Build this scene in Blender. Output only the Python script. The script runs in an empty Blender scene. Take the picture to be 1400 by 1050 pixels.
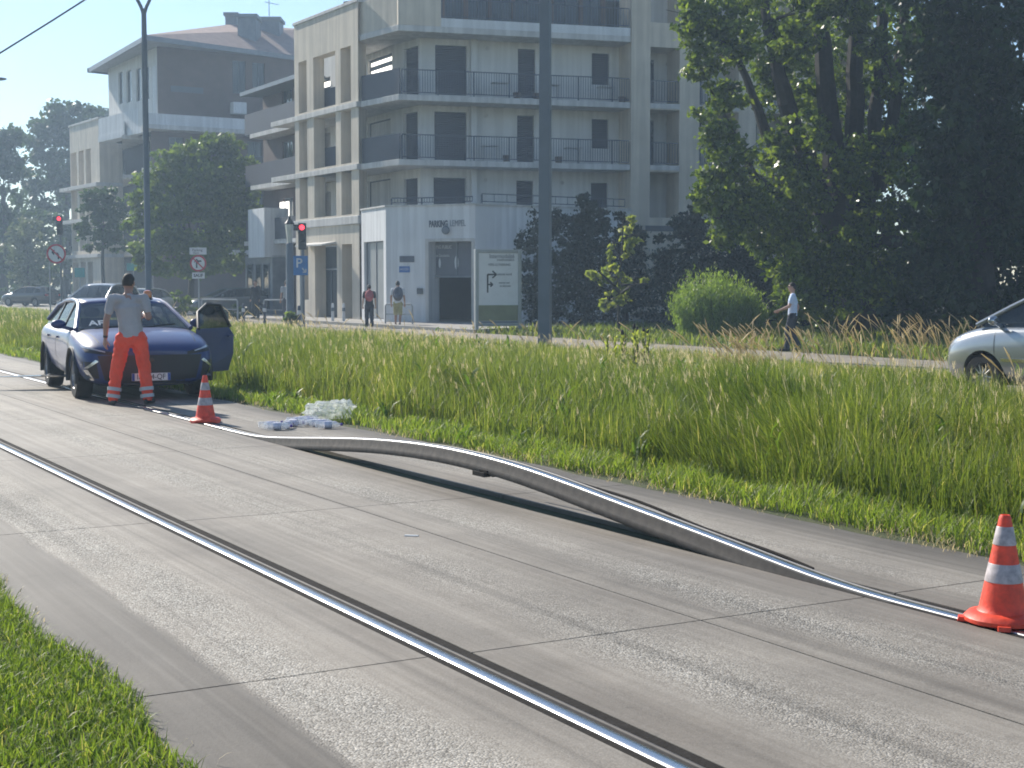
import bpy, bmesh, math, random
import numpy as np
from mathutils import Vector, Matrix
from mathutils.bvhtree import BVHTree
R = math.radians
rng = np.random.default_rng(7)
random.seed(7)
scene = bpy.context.scene
COL = scene.collection

# ------------------------------------------------------------------ camera model (metres, camera above the origin)
CAM_H, F, TH = 1.65, 2020.0, math.atan(137/2020)
def ray(px, py):
    x, y = (px-700)/F, -(py-525)/F
    return Vector((x, math.cos(TH)+y*math.sin(TH), -math.sin(TH)+y*math.cos(TH)))
def at(px, py, D):                       # the point D metres ahead seen in direction (px, py)
    r = ray(px, py); t = D/r.y
    return Vector((r.x*t, D, CAM_H+r.z*t))
def gnd(px, py, z=0.0):
    r = ray(px, py); t = (z-CAM_H)/r.z
    return Vector((r.x*t, r.y*t, z))
TA = R(29.9)                             # the tram track runs 29.9 degrees left of straight ahead
TD = Vector((-math.sin(TA), math.cos(TA), 0)); TN = Vector((math.cos(TA), math.sin(TA), 0))
def tr(n, s, z=0.0): return TN*n + TD*s + Vector((0, 0, z))

# ------------------------------------------------------------------ materials
def nt(name):
    m = bpy.data.materials.new(name); m.use_nodes = True
    t = m.node_tree; t.nodes.clear()
    o = t.nodes.new('ShaderNodeOutputMaterial')
    return m, t, o
def N(t, kind, **kw):
    n = t.nodes.new(kind)
    for k, v in kw.items():
        if k in ('operation', 'blend_type', 'data_type', 'feature', 'attribute_name', 'noise_dimensions', 'distance', 'mode'): setattr(n, k, v)
        else: n.inputs[k.replace('_', ' ')].default_value = v
    return n
def ramp(t, fac, stops):
    r = t.nodes.new('ShaderNodeValToRGB')
    e = r.color_ramp.elements
    while len(e) < len(stops): e.new(0.5)
    for el, (p, c) in zip(e, stops):
        el.position = p; el.color = (c, c, c, 1) if isinstance(c, (int, float)) else (*c[:3], 1)
    t.links.new(fac, r.inputs[0]); return r
MATS = {}
def mat(name, col, rough=.6, metal=0.0, var=.15, scale=3.0, bump=0.0, bscale=40.0, coat=0.0, spec=.5, streak=0.0, emit=None, estr=0.0):
    """Principled with noise-mottled colour, roughness variation and fine bump (object coordinates)."""
    if name in MATS: return MATS[name]
    m, t, o = nt(name); L = t.links.new
    b = N(t, 'ShaderNodeBsdfPrincipled', Roughness=rough, Metallic=metal)
    b.inputs['Specular IOR Level'].default_value = spec
    b.inputs['Coat Weight'].default_value = coat; b.inputs['Coat Roughness'].default_value = .05
    tc = N(t, 'ShaderNodeTexCoord')
    src = tc.outputs['Object']
    n1 = N(t, 'ShaderNodeTexNoise', Scale=scale, Detail=5.0, Roughness=.6); L(src, n1.inputs['Vector'])
    c0 = [max(0, c*(1-var)) for c in col]; c1 = [min(1, c*(1+var)) for c in col]
    r = ramp(t, n1.outputs['Fac'], [(.3, c0), (.7, c1)])
    out = r.outputs['Color']
    if streak > 0:                         # rain streaks that run down the surface
        mp = N(t, 'ShaderNodeMapping'); mp.inputs['Scale'].default_value = (2.5, 2.5, .12); L(src, mp.inputs['Vector'])
        n3 = N(t, 'ShaderNodeTexNoise', Scale=1.6, Detail=4.0); L(mp.outputs[0], n3.inputs['Vector'])
        r3 = ramp(t, n3.outputs['Fac'], [(.42, 1-streak), (.62, 1.0)])
        mx = N(t, 'ShaderNodeMix', data_type='RGBA', blend_type='MULTIPLY'); mx.inputs[0].default_value = 1
        L(out, mx.inputs[6]); L(r3.outputs['Color'], mx.inputs[7]); out = mx.outputs[2]
    L(out, b.inputs['Base Color'])
    if bump > 0:
        n2 = N(t, 'ShaderNodeTexNoise', Scale=bscale, Detail=4.0); L(src, n2.inputs['Vector'])
        bp = N(t, 'ShaderNodeBump', Strength=bump, Distance=.01); L(n2.outputs['Fac'], bp.inputs['Height']); L(bp.outputs[0], b.inputs['Normal'])
    if emit:
        b.inputs['Emission Color'].default_value = (*emit, 1); b.inputs['Emission Strength'].default_value = estr
    L(b.outputs[0], o.inputs[0]); MATS[name] = m; return m
def leafmat(name, dark, light, trans=.45, tcol=None, rough=.5, straw=None):
    """Leaves and grass: diffuse + translucent, colour picked per leaf from the 'tint' attribute."""
    if name in MATS: return MATS[name]
    m, t, o = nt(name); L = t.links.new
    a = N(t, 'ShaderNodeAttribute', attribute_name='tint')
    r = ramp(t, a.outputs['Fac'], [(0, dark), (1, light)] if not straw else [(0, dark), (.82, light), (.93, straw)])
    d = N(t, 'ShaderNodeBsdfPrincipled', Roughness=rough); d.inputs['Specular IOR Level'].default_value = .35
    L(r.outputs[0], d.inputs['Base Color'])
    tl = N(t, 'ShaderNodeBsdfTranslucent')
    tc = tcol or (1.5, 1.5, .6)
    mx = N(t, 'ShaderNodeMix', data_type='RGBA', blend_type='MULTIPLY'); mx.inputs[0].default_value = 1
    L(r.outputs[0], mx.inputs[6]); mx.inputs[7].default_value = (*tc, 1); L(mx.outputs[2], tl.inputs['Color'])
    ms = N(t, 'ShaderNodeMixShader'); ms.inputs[0].default_value = trans
    L(d.outputs[0], ms.inputs[1]); L(tl.outputs[0], ms.inputs[2]); L(ms.outputs[0], o.inputs[0])
    MATS[name] = m; return m
def glassmat(name, tint=(.02, .03, .04), trans=.25, rough=.04):
    if name in MATS: return MATS[name]
    m, t, o = nt(name); L = t.links.new
    b = N(t, 'ShaderNodeBsdfPrincipled', Roughness=rough); b.inputs['Base Color'].default_value = (*tint, 1)
    tc = N(t, 'ShaderNodeTexCoord'); n = N(t, 'ShaderNodeTexNoise', Scale=1.3, Detail=2.0); L(tc.outputs['Object'], n.inputs['Vector'])
    bp = N(t, 'ShaderNodeBump', Strength=.04, Distance=.05); L(n.outputs['Fac'], bp.inputs['Height']); L(bp.outputs[0], b.inputs['Normal'])
    tp = N(t, 'ShaderNodeBsdfTransparent'); tp.inputs[0].default_value = (.75, .82, .85, 1)
    ms = N(t, 'ShaderNodeMixShader'); ms.inputs[0].default_value = trans
    L(b.outputs[0], ms.inputs[1]); L(tp.outputs[0], ms.inputs[2]); L(ms.outputs[0], o.inputs[0])
    MATS[name] = m; return m
def filmmat(name, col, alpha, rough=.15, trans=.4):
    """thin clear plastic"""
    if name in MATS: return MATS[name]
    m, t, o = nt(name); L = t.links.new
    b = N(t, 'ShaderNodeBsdfPrincipled', Roughness=rough); b.inputs['Base Color'].default_value = (*col, 1)
    tl = N(t, 'ShaderNodeBsdfTranslucent'); tl.inputs[0].default_value = (*col, 1)
    m1 = N(t, 'ShaderNodeMixShader'); m1.inputs[0].default_value = trans; L(b.outputs[0], m1.inputs[1]); L(tl.outputs[0], m1.inputs[2])
    tp = N(t, 'ShaderNodeBsdfTransparent')
    tc = N(t, 'ShaderNodeTexCoord'); n = N(t, 'ShaderNodeTexNoise', Scale=14.0, Detail=3.0); L(tc.outputs['Object'], n.inputs['Vector'])
    r = ramp(t, n.outputs['Fac'], [(.35, max(0, alpha-.25)), (.65, min(1, alpha+.25))])
    ms = N(t, 'ShaderNodeMixShader'); L(r.outputs[0], ms.inputs[0]); L(tp.outputs[0], ms.inputs[1]); L(m1.outputs[0], ms.inputs[2])
    L(ms.outputs[0], o.inputs[0]); MATS[name] = m; return m

# ------------------------------------------------------------------ object helpers
def tag(o, label=None, cat=None, group=None, kind=None):
    if label: o['label'] = label
    if cat: o['category'] = cat
    if group: o['group'] = group
    if kind: o['kind'] = kind
    return o
def empty(name, label, cat, loc=(0, 0, 0), rz=0.0, group=None):
    o = bpy.data.objects.new(name, None); COL.objects.link(o)
    o.location = loc; o.rotation_euler = (0, 0, rz); o.empty_display_size = .2
    return tag(o, label, cat, group)
def link(name, me, m=None, parent=None, smooth=False):
    if m is not None and not len(me.materials): me.materials.append(m)
    if smooth: me.polygons.foreach_set('use_smooth', np.ones(len(me.polygons), dtype=bool))
    o = bpy.data.objects.new(name, me); COL.objects.link(o)
    if parent: o.parent = parent
    return o
def copy_tree(o, parent=None):
    c = o.copy(); COL.objects.link(c)
    if parent: c.parent = parent; c.matrix_parent_inverse = o.matrix_parent_inverse.copy()
    for ch in list(o.children): copy_tree(ch, c)
    return c
class MB:
    """collects shapes into one mesh"""
    def __init__(s): s.v = []; s.f = []
    def add(s, vs, fs):
        k = len(s.v); s.v += [tuple(v) for v in vs]; s.f += [tuple(i+k for i in f) for f in fs]; return s
    def box(s, x0, x1, y0, y1, z0, z1):
        return s.hexa([(x0,y0,z0),(x1,y0,z0),(x1,y1,z0),(x0,y1,z0)], [(x0,y0,z1),(x1,y0,z1),(x1,y1,z1),(x0,y1,z1)])
    def hexa(s, lo, hi): return s.add(list(lo)+list(hi), [(3,2,1,0),(4,5,6,7),(0,1,5,4),(1,2,6,5),(2,3,7,6),(3,0,4,7)])
    def prism(s, poly, z0, z1):          # plan polygon, vertical
        n = len(poly)
        return s.add([(p[0],p[1],z0) for p in poly]+[(p[0],p[1],z1) for p in poly],
                     [tuple(range(n))[::-1], tuple(range(n, 2*n))]+[(i,(i+1)%n,n+(i+1)%n,n+i) for i in range(n)])
    def quad(s, a, b, c, d): return s.add([a,b,c,d], [(0,1,2,3)])
    def tube(s, pts, rad, seg=8, caps=True, flat=1.0):
        pts = [Vector(p) for p in pts]; n = len(pts)
        if isinstance(rad, (int, float)): rad = [rad]*n
        vs = []; prev = None
        for i, p in enumerate(pts):
            d = (pts[min(i+1, n-1)]-pts[max(i-1, 0)]).normalized()
            if prev is None:
                u = d.cross(Vector((0,0,1)));
                if u.length < .1: u = d.cross(Vector((1,0,0)))
            else: u = prev - d*prev.dot(d)
            u.normalize(); w = d.cross(u); prev = u
            for k in range(seg):
                a = 2*math.pi*k/seg
                vs.append(p+(u*math.cos(a)+w*math.sin(a)*flat)*rad[i])
        fs = [(i*seg+k, i*seg+(k+1)%seg, (i+1)*seg+(k+1)%seg, (i+1)*seg+k) for i in range(n-1) for k in range(seg)]
        if caps: fs += [tuple(range(seg))[::-1], tuple((n-1)*seg+k for k in range(seg))]
        return s.add(vs, fs)
    def lathe(s, prof, seg=20, c=(0,0,0), axis='z', caps=True):
        vs = []
        for r, h in prof:
            for k in range(seg):
                a = 2*math.pi*k/seg; x, y, z = r*math.cos(a), r*math.sin(a), h
                if axis == 'y': x, y, z = x, z, y
                if axis == 'x': x, y, z = z, x, y
                vs.append((x+c[0], y+c[1], z+c[2]))
        n = len(prof)
        fs = [(i*seg+k, i*seg+(k+1)%seg, (i+1)*seg+(k+1)%seg, (i+1)*seg+k) for i in range(n-1) for k in range(seg)]
        if caps and prof[0][0] > 1e-4: fs.append(tuple(range(seg))[::-1])
        if caps and prof[-1][0] > 1e-4: fs.append(tuple((n-1)*seg+k for k in range(seg)))
        return s.add(vs, fs)
    def ball(s, c, r, seg=12, rings=8):
        r = (r, r, r) if isinstance(r, (int, float)) else r
        vs = []; c = Vector(c)
        for i in range(rings+1):
            t = math.pi*i/rings
            for k in range(seg):
                a = 2*math.pi*k/seg
                vs.append((c.x+r[0]*math.sin(t)*math.cos(a), c.y+r[1]*math.sin(t)*math.sin(a), c.z+r[2]*math.cos(t)))
        return s.add(vs, [(i*seg+k, (i+1)*seg+k, (i+1)*seg+(k+1)%seg, i*seg+(k+1)%seg) for i in range(rings) for k in range(seg)])
    def mesh(s, name, bevel=0.0):
        me = bpy.data.meshes.new(name); me.from_pydata(s.v, [], s.f); 
        bm = bmesh.new(); bm.from_mesh(me)
        bmesh.ops.remove_doubles(bm, verts=bm.verts, dist=1e-5)
        bmesh.ops.recalc_face_normals(bm, faces=bm.faces)
        if bevel > 0:
            es = [e for e in bm.edges if len(e.link_faces) == 2 and e.calc_face_angle(0) > .6]
            bmesh.ops.bevel(bm, geom=es, offset=bevel, segments=2, affect='EDGES', profile=.6)
        bm.to_mesh(me); bm.free(); return me
    def build(s, name, m, parent=None, smooth=False, bevel=0.0): 
        o = link(name, s.mesh(name, bevel), m, parent, smooth)
        if smooth: 
            try: o.data.set_sharp_from_angle(angle=R(40))
            except Exception: pass
        return o
def baked(o):
    """the mesh with its modifiers applied, put back on the object"""
    dg = bpy.context.evaluated_depsgraph_get(); dg.update()
    me = bpy.data.meshes.new_from_object(o.evaluated_get(dg))
    o.modifiers.clear(); o.data = me; return o
def npmesh(name, V, F4=None, F3=None, attrs=None):
    """fast mesh from arrays: quads F4, triangles F3, float point attributes"""
    me = bpy.data.meshes.new(name)
    parts = []; tot = []
    if F4 is not None and len(F4): parts.append(F4.reshape(-1)); tot.append(np.full(len(F4), 4, np.int32))
    if F3 is not None and len(F3): parts.append(F3.reshape(-1)); tot.append(np.full(len(F3), 3, np.int32))
    idx = np.concatenate(parts).astype(np.int32); tot = np.concatenate(tot)
    start = np.concatenate([[0], np.cumsum(tot)[:-1]]).astype(np.int32)
    me.vertices.add(len(V)); me.vertices.foreach_set('co', np.ascontiguousarray(V, np.float32).reshape(-1))
    me.loops.add(len(idx)); me.loops.foreach_set('vertex_index', idx)
    me.polygons.add(len(tot)); me.polygons.foreach_set('loop_start', start); me.polygons.foreach_set('loop_total', tot)
    for k, a in (attrs or {}).items():
        at_ = me.attributes.new(k, 'FLOAT', 'POINT'); at_.data.foreach_set('value', np.ascontiguousarray(a, np.float32))
    me.update(calc_edges=True); me.validate(); return me
def text(name, body, size, m, parent=None, depth=.004, align='CENTER', bold=0.0, sx=1.0):
    cu = bpy.data.curves.new(name, 'FONT'); cu.body = body; cu.size = size; cu.extrude = depth; cu.align_x = align; cu.align_y = 'CENTER'; cu.offset = bold
    o = bpy.data.objects.new(name, cu); COL.objects.link(o)
    dg = bpy.context.evaluated_depsgraph_get(); dg.update()
    me = bpy.data.meshes.new_from_object(o.evaluated_get(dg))
    bpy.data.objects.remove(o); bpy.data.curves.remove(cu)
    if sx != 1.0:
        for v in me.vertices: v.co.x *= sx
    me.materials.clear()
    return link(name, me, m, parent)
def face_to(o, p, nrm, up=Vector((0,0,1)), off=0.0):
    """put a flat thing (drawn in its local XY plane) on point p facing nrm"""
    z = Vector(nrm).normalized(); x = up.cross(z).normalized(); y = z.cross(x)
    o.matrix_world = Matrix(((x.x,y.x,z.x,p[0]+z.x*off),(x.y,y.y,z.y,p[1]+z.y*off),(x.z,y.z,z.z,p[2]+z.z*off),(0,0,0,1)))
    return o
EXPO, HAZE, GQ, LQ = 0.9, 0.0014, 1.0, 1.0
# ------------------------------------------------------------------ light, sky, camera
SUN_AZ, SUN_EL = R(39), R(33)            # 39 degrees left of the view, 33 up
w = bpy.data.worlds.new("World"); scene.world = w; w.use_nodes = True
wt = w.node_tree; wt.nodes.clear()
sky = wt.nodes.new('ShaderNodeTexSky'); sky.sky_type = 'NISHITA'; sky.sun_disc = False
sky.sun_elevation = SUN_EL; sky.sun_rotation = -SUN_AZ; sky.air_density = 1.0; sky.dust_density = .15; sky.ozone_density = 3.2
bg = wt.nodes.new('ShaderNodeBackground'); bg.inputs[1].default_value = .08
wo = wt.nodes.new('ShaderNodeOutputWorld'); wt.links.new(sky.outputs[0], bg.inputs[0]); wt.links.new(bg.outputs[0], wo.inputs[0])
sl = bpy.data.lights.new('sun', 'SUN'); sl.energy = 4.2; sl.angle = R(.53); sl.color = (1, .93, .82)
so = bpy.data.objects.new('sun', sl); COL.objects.link(so)
sd = Vector((-math.sin(SUN_AZ)*math.cos(SUN_EL), math.cos(SUN_AZ)*math.cos(SUN_EL), math.sin(SUN_EL)))
so.rotation_euler = sd.to_track_quat('Z', 'Y').to_euler(); so.location = sd*60
cd = bpy.data.cameras.new('camera'); cd.sensor_width = 36; cd.lens = 36*F/1400; cd.clip_start = .1; cd.clip_end = 3000
cam = bpy.data.objects.new('camera', cd); COL.objects.link(cam); cam.location = (0, 0, CAM_H); cam.rotation_euler = (R(90)-TH, 0, 0)
scene.camera = cam
scene.render.resolution_x, scene.render.resolution_y = 1024, 768
vs = scene.view_settings; vs.view_transform = 'Standard'; vs.look = 'None'; vs.exposure = EXPO; vs.gamma = 1; vs.use_curve_mapping = False
scene.cycles.filter_width = 1.8; scene.cycles.use_denoising = True; scene.cycles.max_bounces = 8; scene.cycles.transparent_max_bounces = 12
scene.cycles.volume_bounces = 0; scene.cycles.sample_clamp_indirect = 6; scene.cycles.caustics_reflective = False; scene.cycles.caustics_refractive = False
if HAZE > 0:
    hz = MB().box(-130, 130, -8, 240, -1.2, 42).build('haze', None)
    hm, t, o = nt('haze_air'); pv = N(t, 'ShaderNodeVolumePrincipled', Density=HAZE, Anisotropy=.35)
    pv.inputs['Color'].default_value = (.58, .78, 1, 1); t.links.new(pv.outputs[0], o.inputs['Volume'])
    hz.data.materials.append(hm); tag(hz, kind='stuff')
    hm.cycles.homogeneous_volume = True

# ------------------------------------------------------------------ ground, track bed, road
def soil_mat():
    m, t, o = nt('soil_and_thatch'); L = t.links.new
    b = N(t, 'ShaderNodeBsdfPrincipled', Roughness=.95); tc = N(t, 'ShaderNodeTexCoord')
    n = N(t, 'ShaderNodeTexNoise', Scale=1.2, Detail=8.0, Roughness=.7); L(tc.outputs['Object'], n.inputs['Vector'])
    r = ramp(t, n.outputs['Fac'], [(.25, (.03, .035, .012)), (.5, (.05, .065, .018)), (.75, (.09, .075, .035))]); L(r.outputs[0], b.inputs['Base Color'])
    n2 = N(t, 'ShaderNodeTexNoise', Scale=25.0, Detail=6.0); L(tc.outputs['Object'], n2.inputs['Vector'])
    bp = N(t, 'ShaderNodeBump', Strength=.6, Distance=.03); L(n2.outputs[0], bp.inputs['Height']); L(bp.outputs[0], b.inputs['Normal'])
    L(b.outputs[0], o.inputs[0]); return m
g = MB().quad((-900,-60,-.03),(900,-60,-.03),(900,2000,-.03),(-900,2000,-.03)).build('ground', soil_mat()); tag(g, kind='structure')

def concrete_mat():
    """Cast slabs of the track bed in track coordinates: object X runs across the track, Y along it.
    Worn bands where the stones of the mix show, smooth trowelled bands, dirty edges."""
    m, t, o = nt('track_concrete'); L = t.links.new
    tc = N(t, 'ShaderNodeTexCoord'); P = tc.outputs['Object']
    b = N(t, 'ShaderNodeBsdfPrincipled'); b.inputs['Specular IOR Level'].default_value = .3
    sp = N(t, 'ShaderNodeSeparateXYZ'); L(P, sp.inputs[0])
    nw = N(t, 'ShaderNodeTexNoise', Scale=.9, Detail=6.0, Roughness=.65); L(P, nw.inputs['Vector'])
    ad = N(t, 'ShaderNodeMath', operation='MULTIPLY_ADD'); L(nw.outputs['Fac'], ad.inputs[0]); ad.inputs[1].default_value = .26; L(sp.outputs[0], ad.inputs[2])
    mr = N(t, 'ShaderNodeMapRange'); L(ad.outputs[0], mr.inputs[0]); mr.inputs[1].default_value = 1.0+.13; mr.inputs[2].default_value = 8.0+.13
    f = lambda n: (n-1.0)/7.0
    band = ramp(t, mr.outputs[0], [(f(1.98),0),(f(2.04),.95),(f(2.40),.85),(f(2.60),.15),(f(3.2),.1),(f(3.45),.12),(f(3.75),.85),(f(4.1),.4),(f(4.3),.12),(f(4.55),.2),(f(4.78),.95),(f(5.05),.5),(f(5.25),.1),(f(5.85),.08),(f(6.1),.8),(f(6.35),.3),(f(6.6),.0)])
    # patches that break the bands up
    mp = N(t, 'ShaderNodeMapping'); mp.inputs['Scale'].default_value = (1.0, .28, 1); L(P, mp.inputs['Vector'])
    np_ = N(t, 'ShaderNodeTexNoise', Scale=1.5, Detail=7.0, Roughness=.68); L(mp.outputs[0], np_.inputs['Vector'])
    pr = ramp(t, np_.outputs['Fac'], [(.33, 0.15), (.6, 1.0)])
    ex = N(t, 'ShaderNodeMath', operation='MULTIPLY'); L(band.outputs[0], ex.inputs[0]); L(pr.outputs[0], ex.inputs[1])
    # stones
    vo = N(t, 'ShaderNodeTexVoronoi', Scale=105.0); L(P, vo.inputs['Vector'])
    sc = ramp(t, vo.outputs['Color'], [(0, (.09,.082,.07)), (.35, (.27,.25,.215)), (.7, (.50,.47,.415)), (1, (.78,.73,.65))])
    # trowelled cement with streaks along the rails
    mp2 = N(t, 'ShaderNodeMapping'); mp2.inputs['Scale'].default_value = (7, .16, 1); L(P, mp2.inputs['Vector'])
    ns = N(t, 'ShaderNodeTexNoise', Scale=2.2, Detail=6.0, Roughness=.6); L(mp2.outputs[0], ns.inputs['Vector'])
    nf = N(t, 'ShaderNodeTexNoise', Scale=55.0, Detail=5.0, Roughness=.75); L(P, nf.inputs['Vector'])
    av = N(t, 'ShaderNodeMath', operation='MULTIPLY_ADD'); L(nf.outputs['Fac'], av.inputs[0]); av.inputs[1].default_value = .5; L(ns.outputs['Fac'], av.inputs[2])
    cem = ramp(t, av.outputs[0], [(.45, (.205,.178,.143)), (.75, (.285,.253,.21)), (1.0, (.36,.325,.275))])
    mix = N(t, 'ShaderNodeMix', data_type='RGBA'); L(ex.outputs[0], mix.inputs[0]); L(cem.outputs[0], mix.inputs[6]); L(sc.outputs[0], mix.inputs[7])
    # dirt: darker outer strips, blotches
    ad2 = N(t, 'ShaderNodeMath', operation='MULTIPLY_ADD'); L(nw.outputs['Fac'], ad2.inputs[0]); ad2.inputs[1].default_value = .07; L(sp.outputs[0], ad2.inputs[2])
    mr2 = N(t, 'ShaderNodeMapRange'); L(ad2.outputs[0], mr2.inputs[0]); mr2.inputs[1].default_value = 1.035; mr2.inputs[2].default_value = 8.035
    edge = ramp(t, mr2.outputs[0], [(f(1.2), .42), (f(2.0), .50), (f(2.03), .97), (f(2.7), .95), (f(2.85), .80), (f(3.3), .76), (f(3.34), .93), (f(3.9), .93), (f(4.6), .93), (f(5.1), .86), (f(5.2), .78), (f(5.8), .78), (f(6.0), .95), (f(6.4), .82), (f(6.75), .45)])
    nb = N(t, 'ShaderNodeTexNoise', Scale=.55, Detail=7.0, Roughness=.7); L(P, nb.inputs['Vector'])
    br = ramp(t, nb.outputs['Fac'], [(.32, .72), (.6, 1.05)])
    m2 = N(t, 'ShaderNodeMix', data_type='RGBA', blend_type='MULTIPLY'); m2.inputs[0].default_value = 1; L(mix.outputs[2], m2.inputs[6]); L(edge.outputs[0], m2.inputs[7])
    m3 = N(t, 'ShaderNodeMix', data_type='RGBA', blend_type='MULTIPLY'); m3.inputs[0].default_value = 1; L(m2.outputs[2], m3.inputs[6]); L(br.outputs[0], m3.inputs[7])
    # hairline cracks
    vc = N(t, 'ShaderNodeTexVoronoi', feature='DISTANCE_TO_EDGE', Scale=.33)
    nwp = N(t, 'ShaderNodeTexNoise', Scale=3.0, Detail=6.0); L(P, nwp.inputs['Vector'])
    va = N(t, 'ShaderNodeMix', data_type='RGBA', blend_type='LINEAR_LIGHT'); va.inputs[0].default_value = .12; L(P, va.inputs[6]); L(nwp.outputs['Color'], va.inputs[7]); L(va.outputs[2], vc.inputs['Vector'])
    cr = ramp(t, vc.outputs['Distance'], [(.0, .62), (.0035, 1)])
    m4 = N(t, 'ShaderNodeMix', data_type='RGBA', blend_type='MULTIPLY'); m4.inputs[0].default_value = .22; L(m3.outputs[2], m4.inputs[6]); L(cr.outputs[0], m4.inputs[7])
    # rust washed out beside the rails, and dark tyre tracks between them
    rz_ = ramp(t, mr2.outputs[0], [(f(2.55), 0), (f(2.92), .18), (f(3.15), .15), (f(3.5), 0), (f(5.1), 0), (f(5.42), .22), (f(5.7), .2), (f(6.1), 0)])
    nr_ = N(t, 'ShaderNodeTexNoise', Scale=2.6, Detail=7.0, Roughness=.7); L(mp.outputs[0], nr_.inputs['Vector']); rq = ramp(t, nr_.outputs['Fac'], [(.42, 0), (.66, 1)])
    rm = N(t, 'ShaderNodeMath', operation='MULTIPLY'); L(rz_.outputs[0], rm.inputs[0]); L(rq.outputs[0], rm.inputs[1])
    m5 = N(t, 'ShaderNodeMix', data_type='RGBA'); L(rm.outputs[0], m5.inputs[0]); L(m4.outputs[2], m5.inputs[6]); m5.inputs[7].default_value = (.10,.068,.042,1)
    mp3 = N(t, 'ShaderNodeMapping'); mp3.inputs['Scale'].default_value = (4.5, .045, 1); mp3.inputs['Rotation'].default_value = (0, 0, .03); L(P, mp3.inputs['Vector'])
    nt_ = N(t, 'ShaderNodeTexNoise', Scale=1.6, Detail=3.0, Roughness=.5); L(mp3.outputs[0], nt_.inputs['Vector']); tq = ramp(t, nt_.outputs['Fac'], [(.36, .76), (.47, 1.0), (.6, 1.0), (.72, 1.1)])
    m6 = N(t, 'ShaderNodeMix', data_type='RGBA', blend_type='MULTIPLY'); m6.inputs[0].default_value = 1; L(m5.outputs[2], m6.inputs[6]); L(tq.outputs[0], m6.inputs[7])
    vs_ = N(t, 'ShaderNodeTexNoise', Scale=7.0, Detail=8.0, Roughness=.75); L(P, vs_.inputs['Vector']); vq_ = ramp(t, vs_.outputs['Fac'], [(.30, .66), (.42, 1.0)])
    m7 = N(t, 'ShaderNodeMix', data_type='RGBA', blend_type='MULTIPLY'); m7.inputs[0].default_value = .7; L(m6.outputs[2], m7.inputs[6]); L(vq_.outputs[0], m7.inputs[7])
    L(m7.outputs[2], b.inputs['Base Color'])
    rr = N(t, 'ShaderNodeMapRange'); L(ex.outputs[0], rr.inputs[0]); rr.inputs[3].default_value = .62; rr.inputs[4].default_value = .8; L(rr.outputs[0], b.inputs['Roughness'])
    bh = N(t, 'ShaderNodeMath', operation='MULTIPLY'); L(vo.outputs['Distance'], bh.inputs[0]); L(ex.outputs[0], bh.inputs[1])
    b1 = N(t, 'ShaderNodeBump', Strength=.65, Distance=.012); b1.invert = True; L(bh.outputs[0], b1.inputs['Height'])
    b2 = N(t, 'ShaderNodeBump', Strength=.3, Distance=.006); L(nf.outputs['Fac'], b2.inputs['Height']); L(b1.outputs[0], b2.inputs['Normal']); L(b2.outputs[0], b.inputs['Normal'])
    L(b.outputs[0], o.inputs[0]); return m
NR, NF = 2.975, 5.55                     # where the two rails run
bands_n = [(1.52, NR-.085), (NR+.125, 4.37), (4.382, NF-.10), (NF+.12, 6.86)]
joints = [-2.75+4.25*k for k in range(22)]
bed = MB()
for a, b_ in bands_n:
    for j0, j1 in zip(joints, joints[1:]):
        o0 = .0 if a > 2.9 else .03
        y0, y1 = j0+.006+o0, j1-.006+o0
        # irregular outer edges
        if a < 1.6 or b_ > 6.8:
            k = 12; ys = np.linspace(y0, y1, k)
            for q in range(k-1):
                e0, e1 = (math.sin(ys[q]*2.3)*.03+math.sin(ys[q]*5.1)*.02), (math.sin(ys[q+1]*2.3)*.03+math.sin(ys[q+1]*5.1)*.02)
                if a < 1.6: bed.hexa([(a+e0,ys[q],-.12),(b_,ys[q],-.12),(b_,ys[q+1],-.12),(a+e1,ys[q+1],-.12)], [(a+e0,ys[q],0),(b_,ys[q],0),(b_,ys[q+1],0),(a+e1,ys[q+1],0)])
                else: bed.hexa([(a,ys[q],-.12),(b_+e0,ys[q],-.12),(b_+e1,ys[q+1],-.12),(a,ys[q+1],-.12)], [(a,ys[q],0),(b_+e0,ys[q],0),(b_+e1,ys[q+1],0),(a,ys[q+1],0)])
        else: bed.box(a, b_, y0, y1, -.12, 0)
bed = bed.build('track_bed', concrete_mat()); bed.rotation_euler.z = TA; tag(bed, kind='structure')
m_bit = mat('bitumen', (.03, .027, .024), .95, spec=.12, var=.3, scale=9, bump=.4, bscale=60)
fl = MB()
fl.box(NR-.085, NR-.04, -3, 92, -.1, -.004); fl.box(NR+.075, NR+.125, -3, 92, -.1, -.003)
fl.box(NF-.10, NF-.05, -3, 5.6, -.1, -.004); fl.box(NF+.075, NF+.12, -3, 5.6, -.1, -.004); fl.box(NF-.10, NF-.05, 16.2, 92, -.1, -.004); fl.box(NF+.075, NF+.12, 16.2, 92, -.1, -.004)
fl = fl.build('joint_filler', m_bit); fl.rotation_euler.z = TA; tag(fl, kind='structure')
tb = MB().box(1.5, 6.8, -3, 92, -.2, -.122).build('track_subbase', mat('dark_subbase', (.03,.028,.025), .9, bump=.5)); tb.rotation_euler.z = TA; tag(tb, kind='structure')

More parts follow.
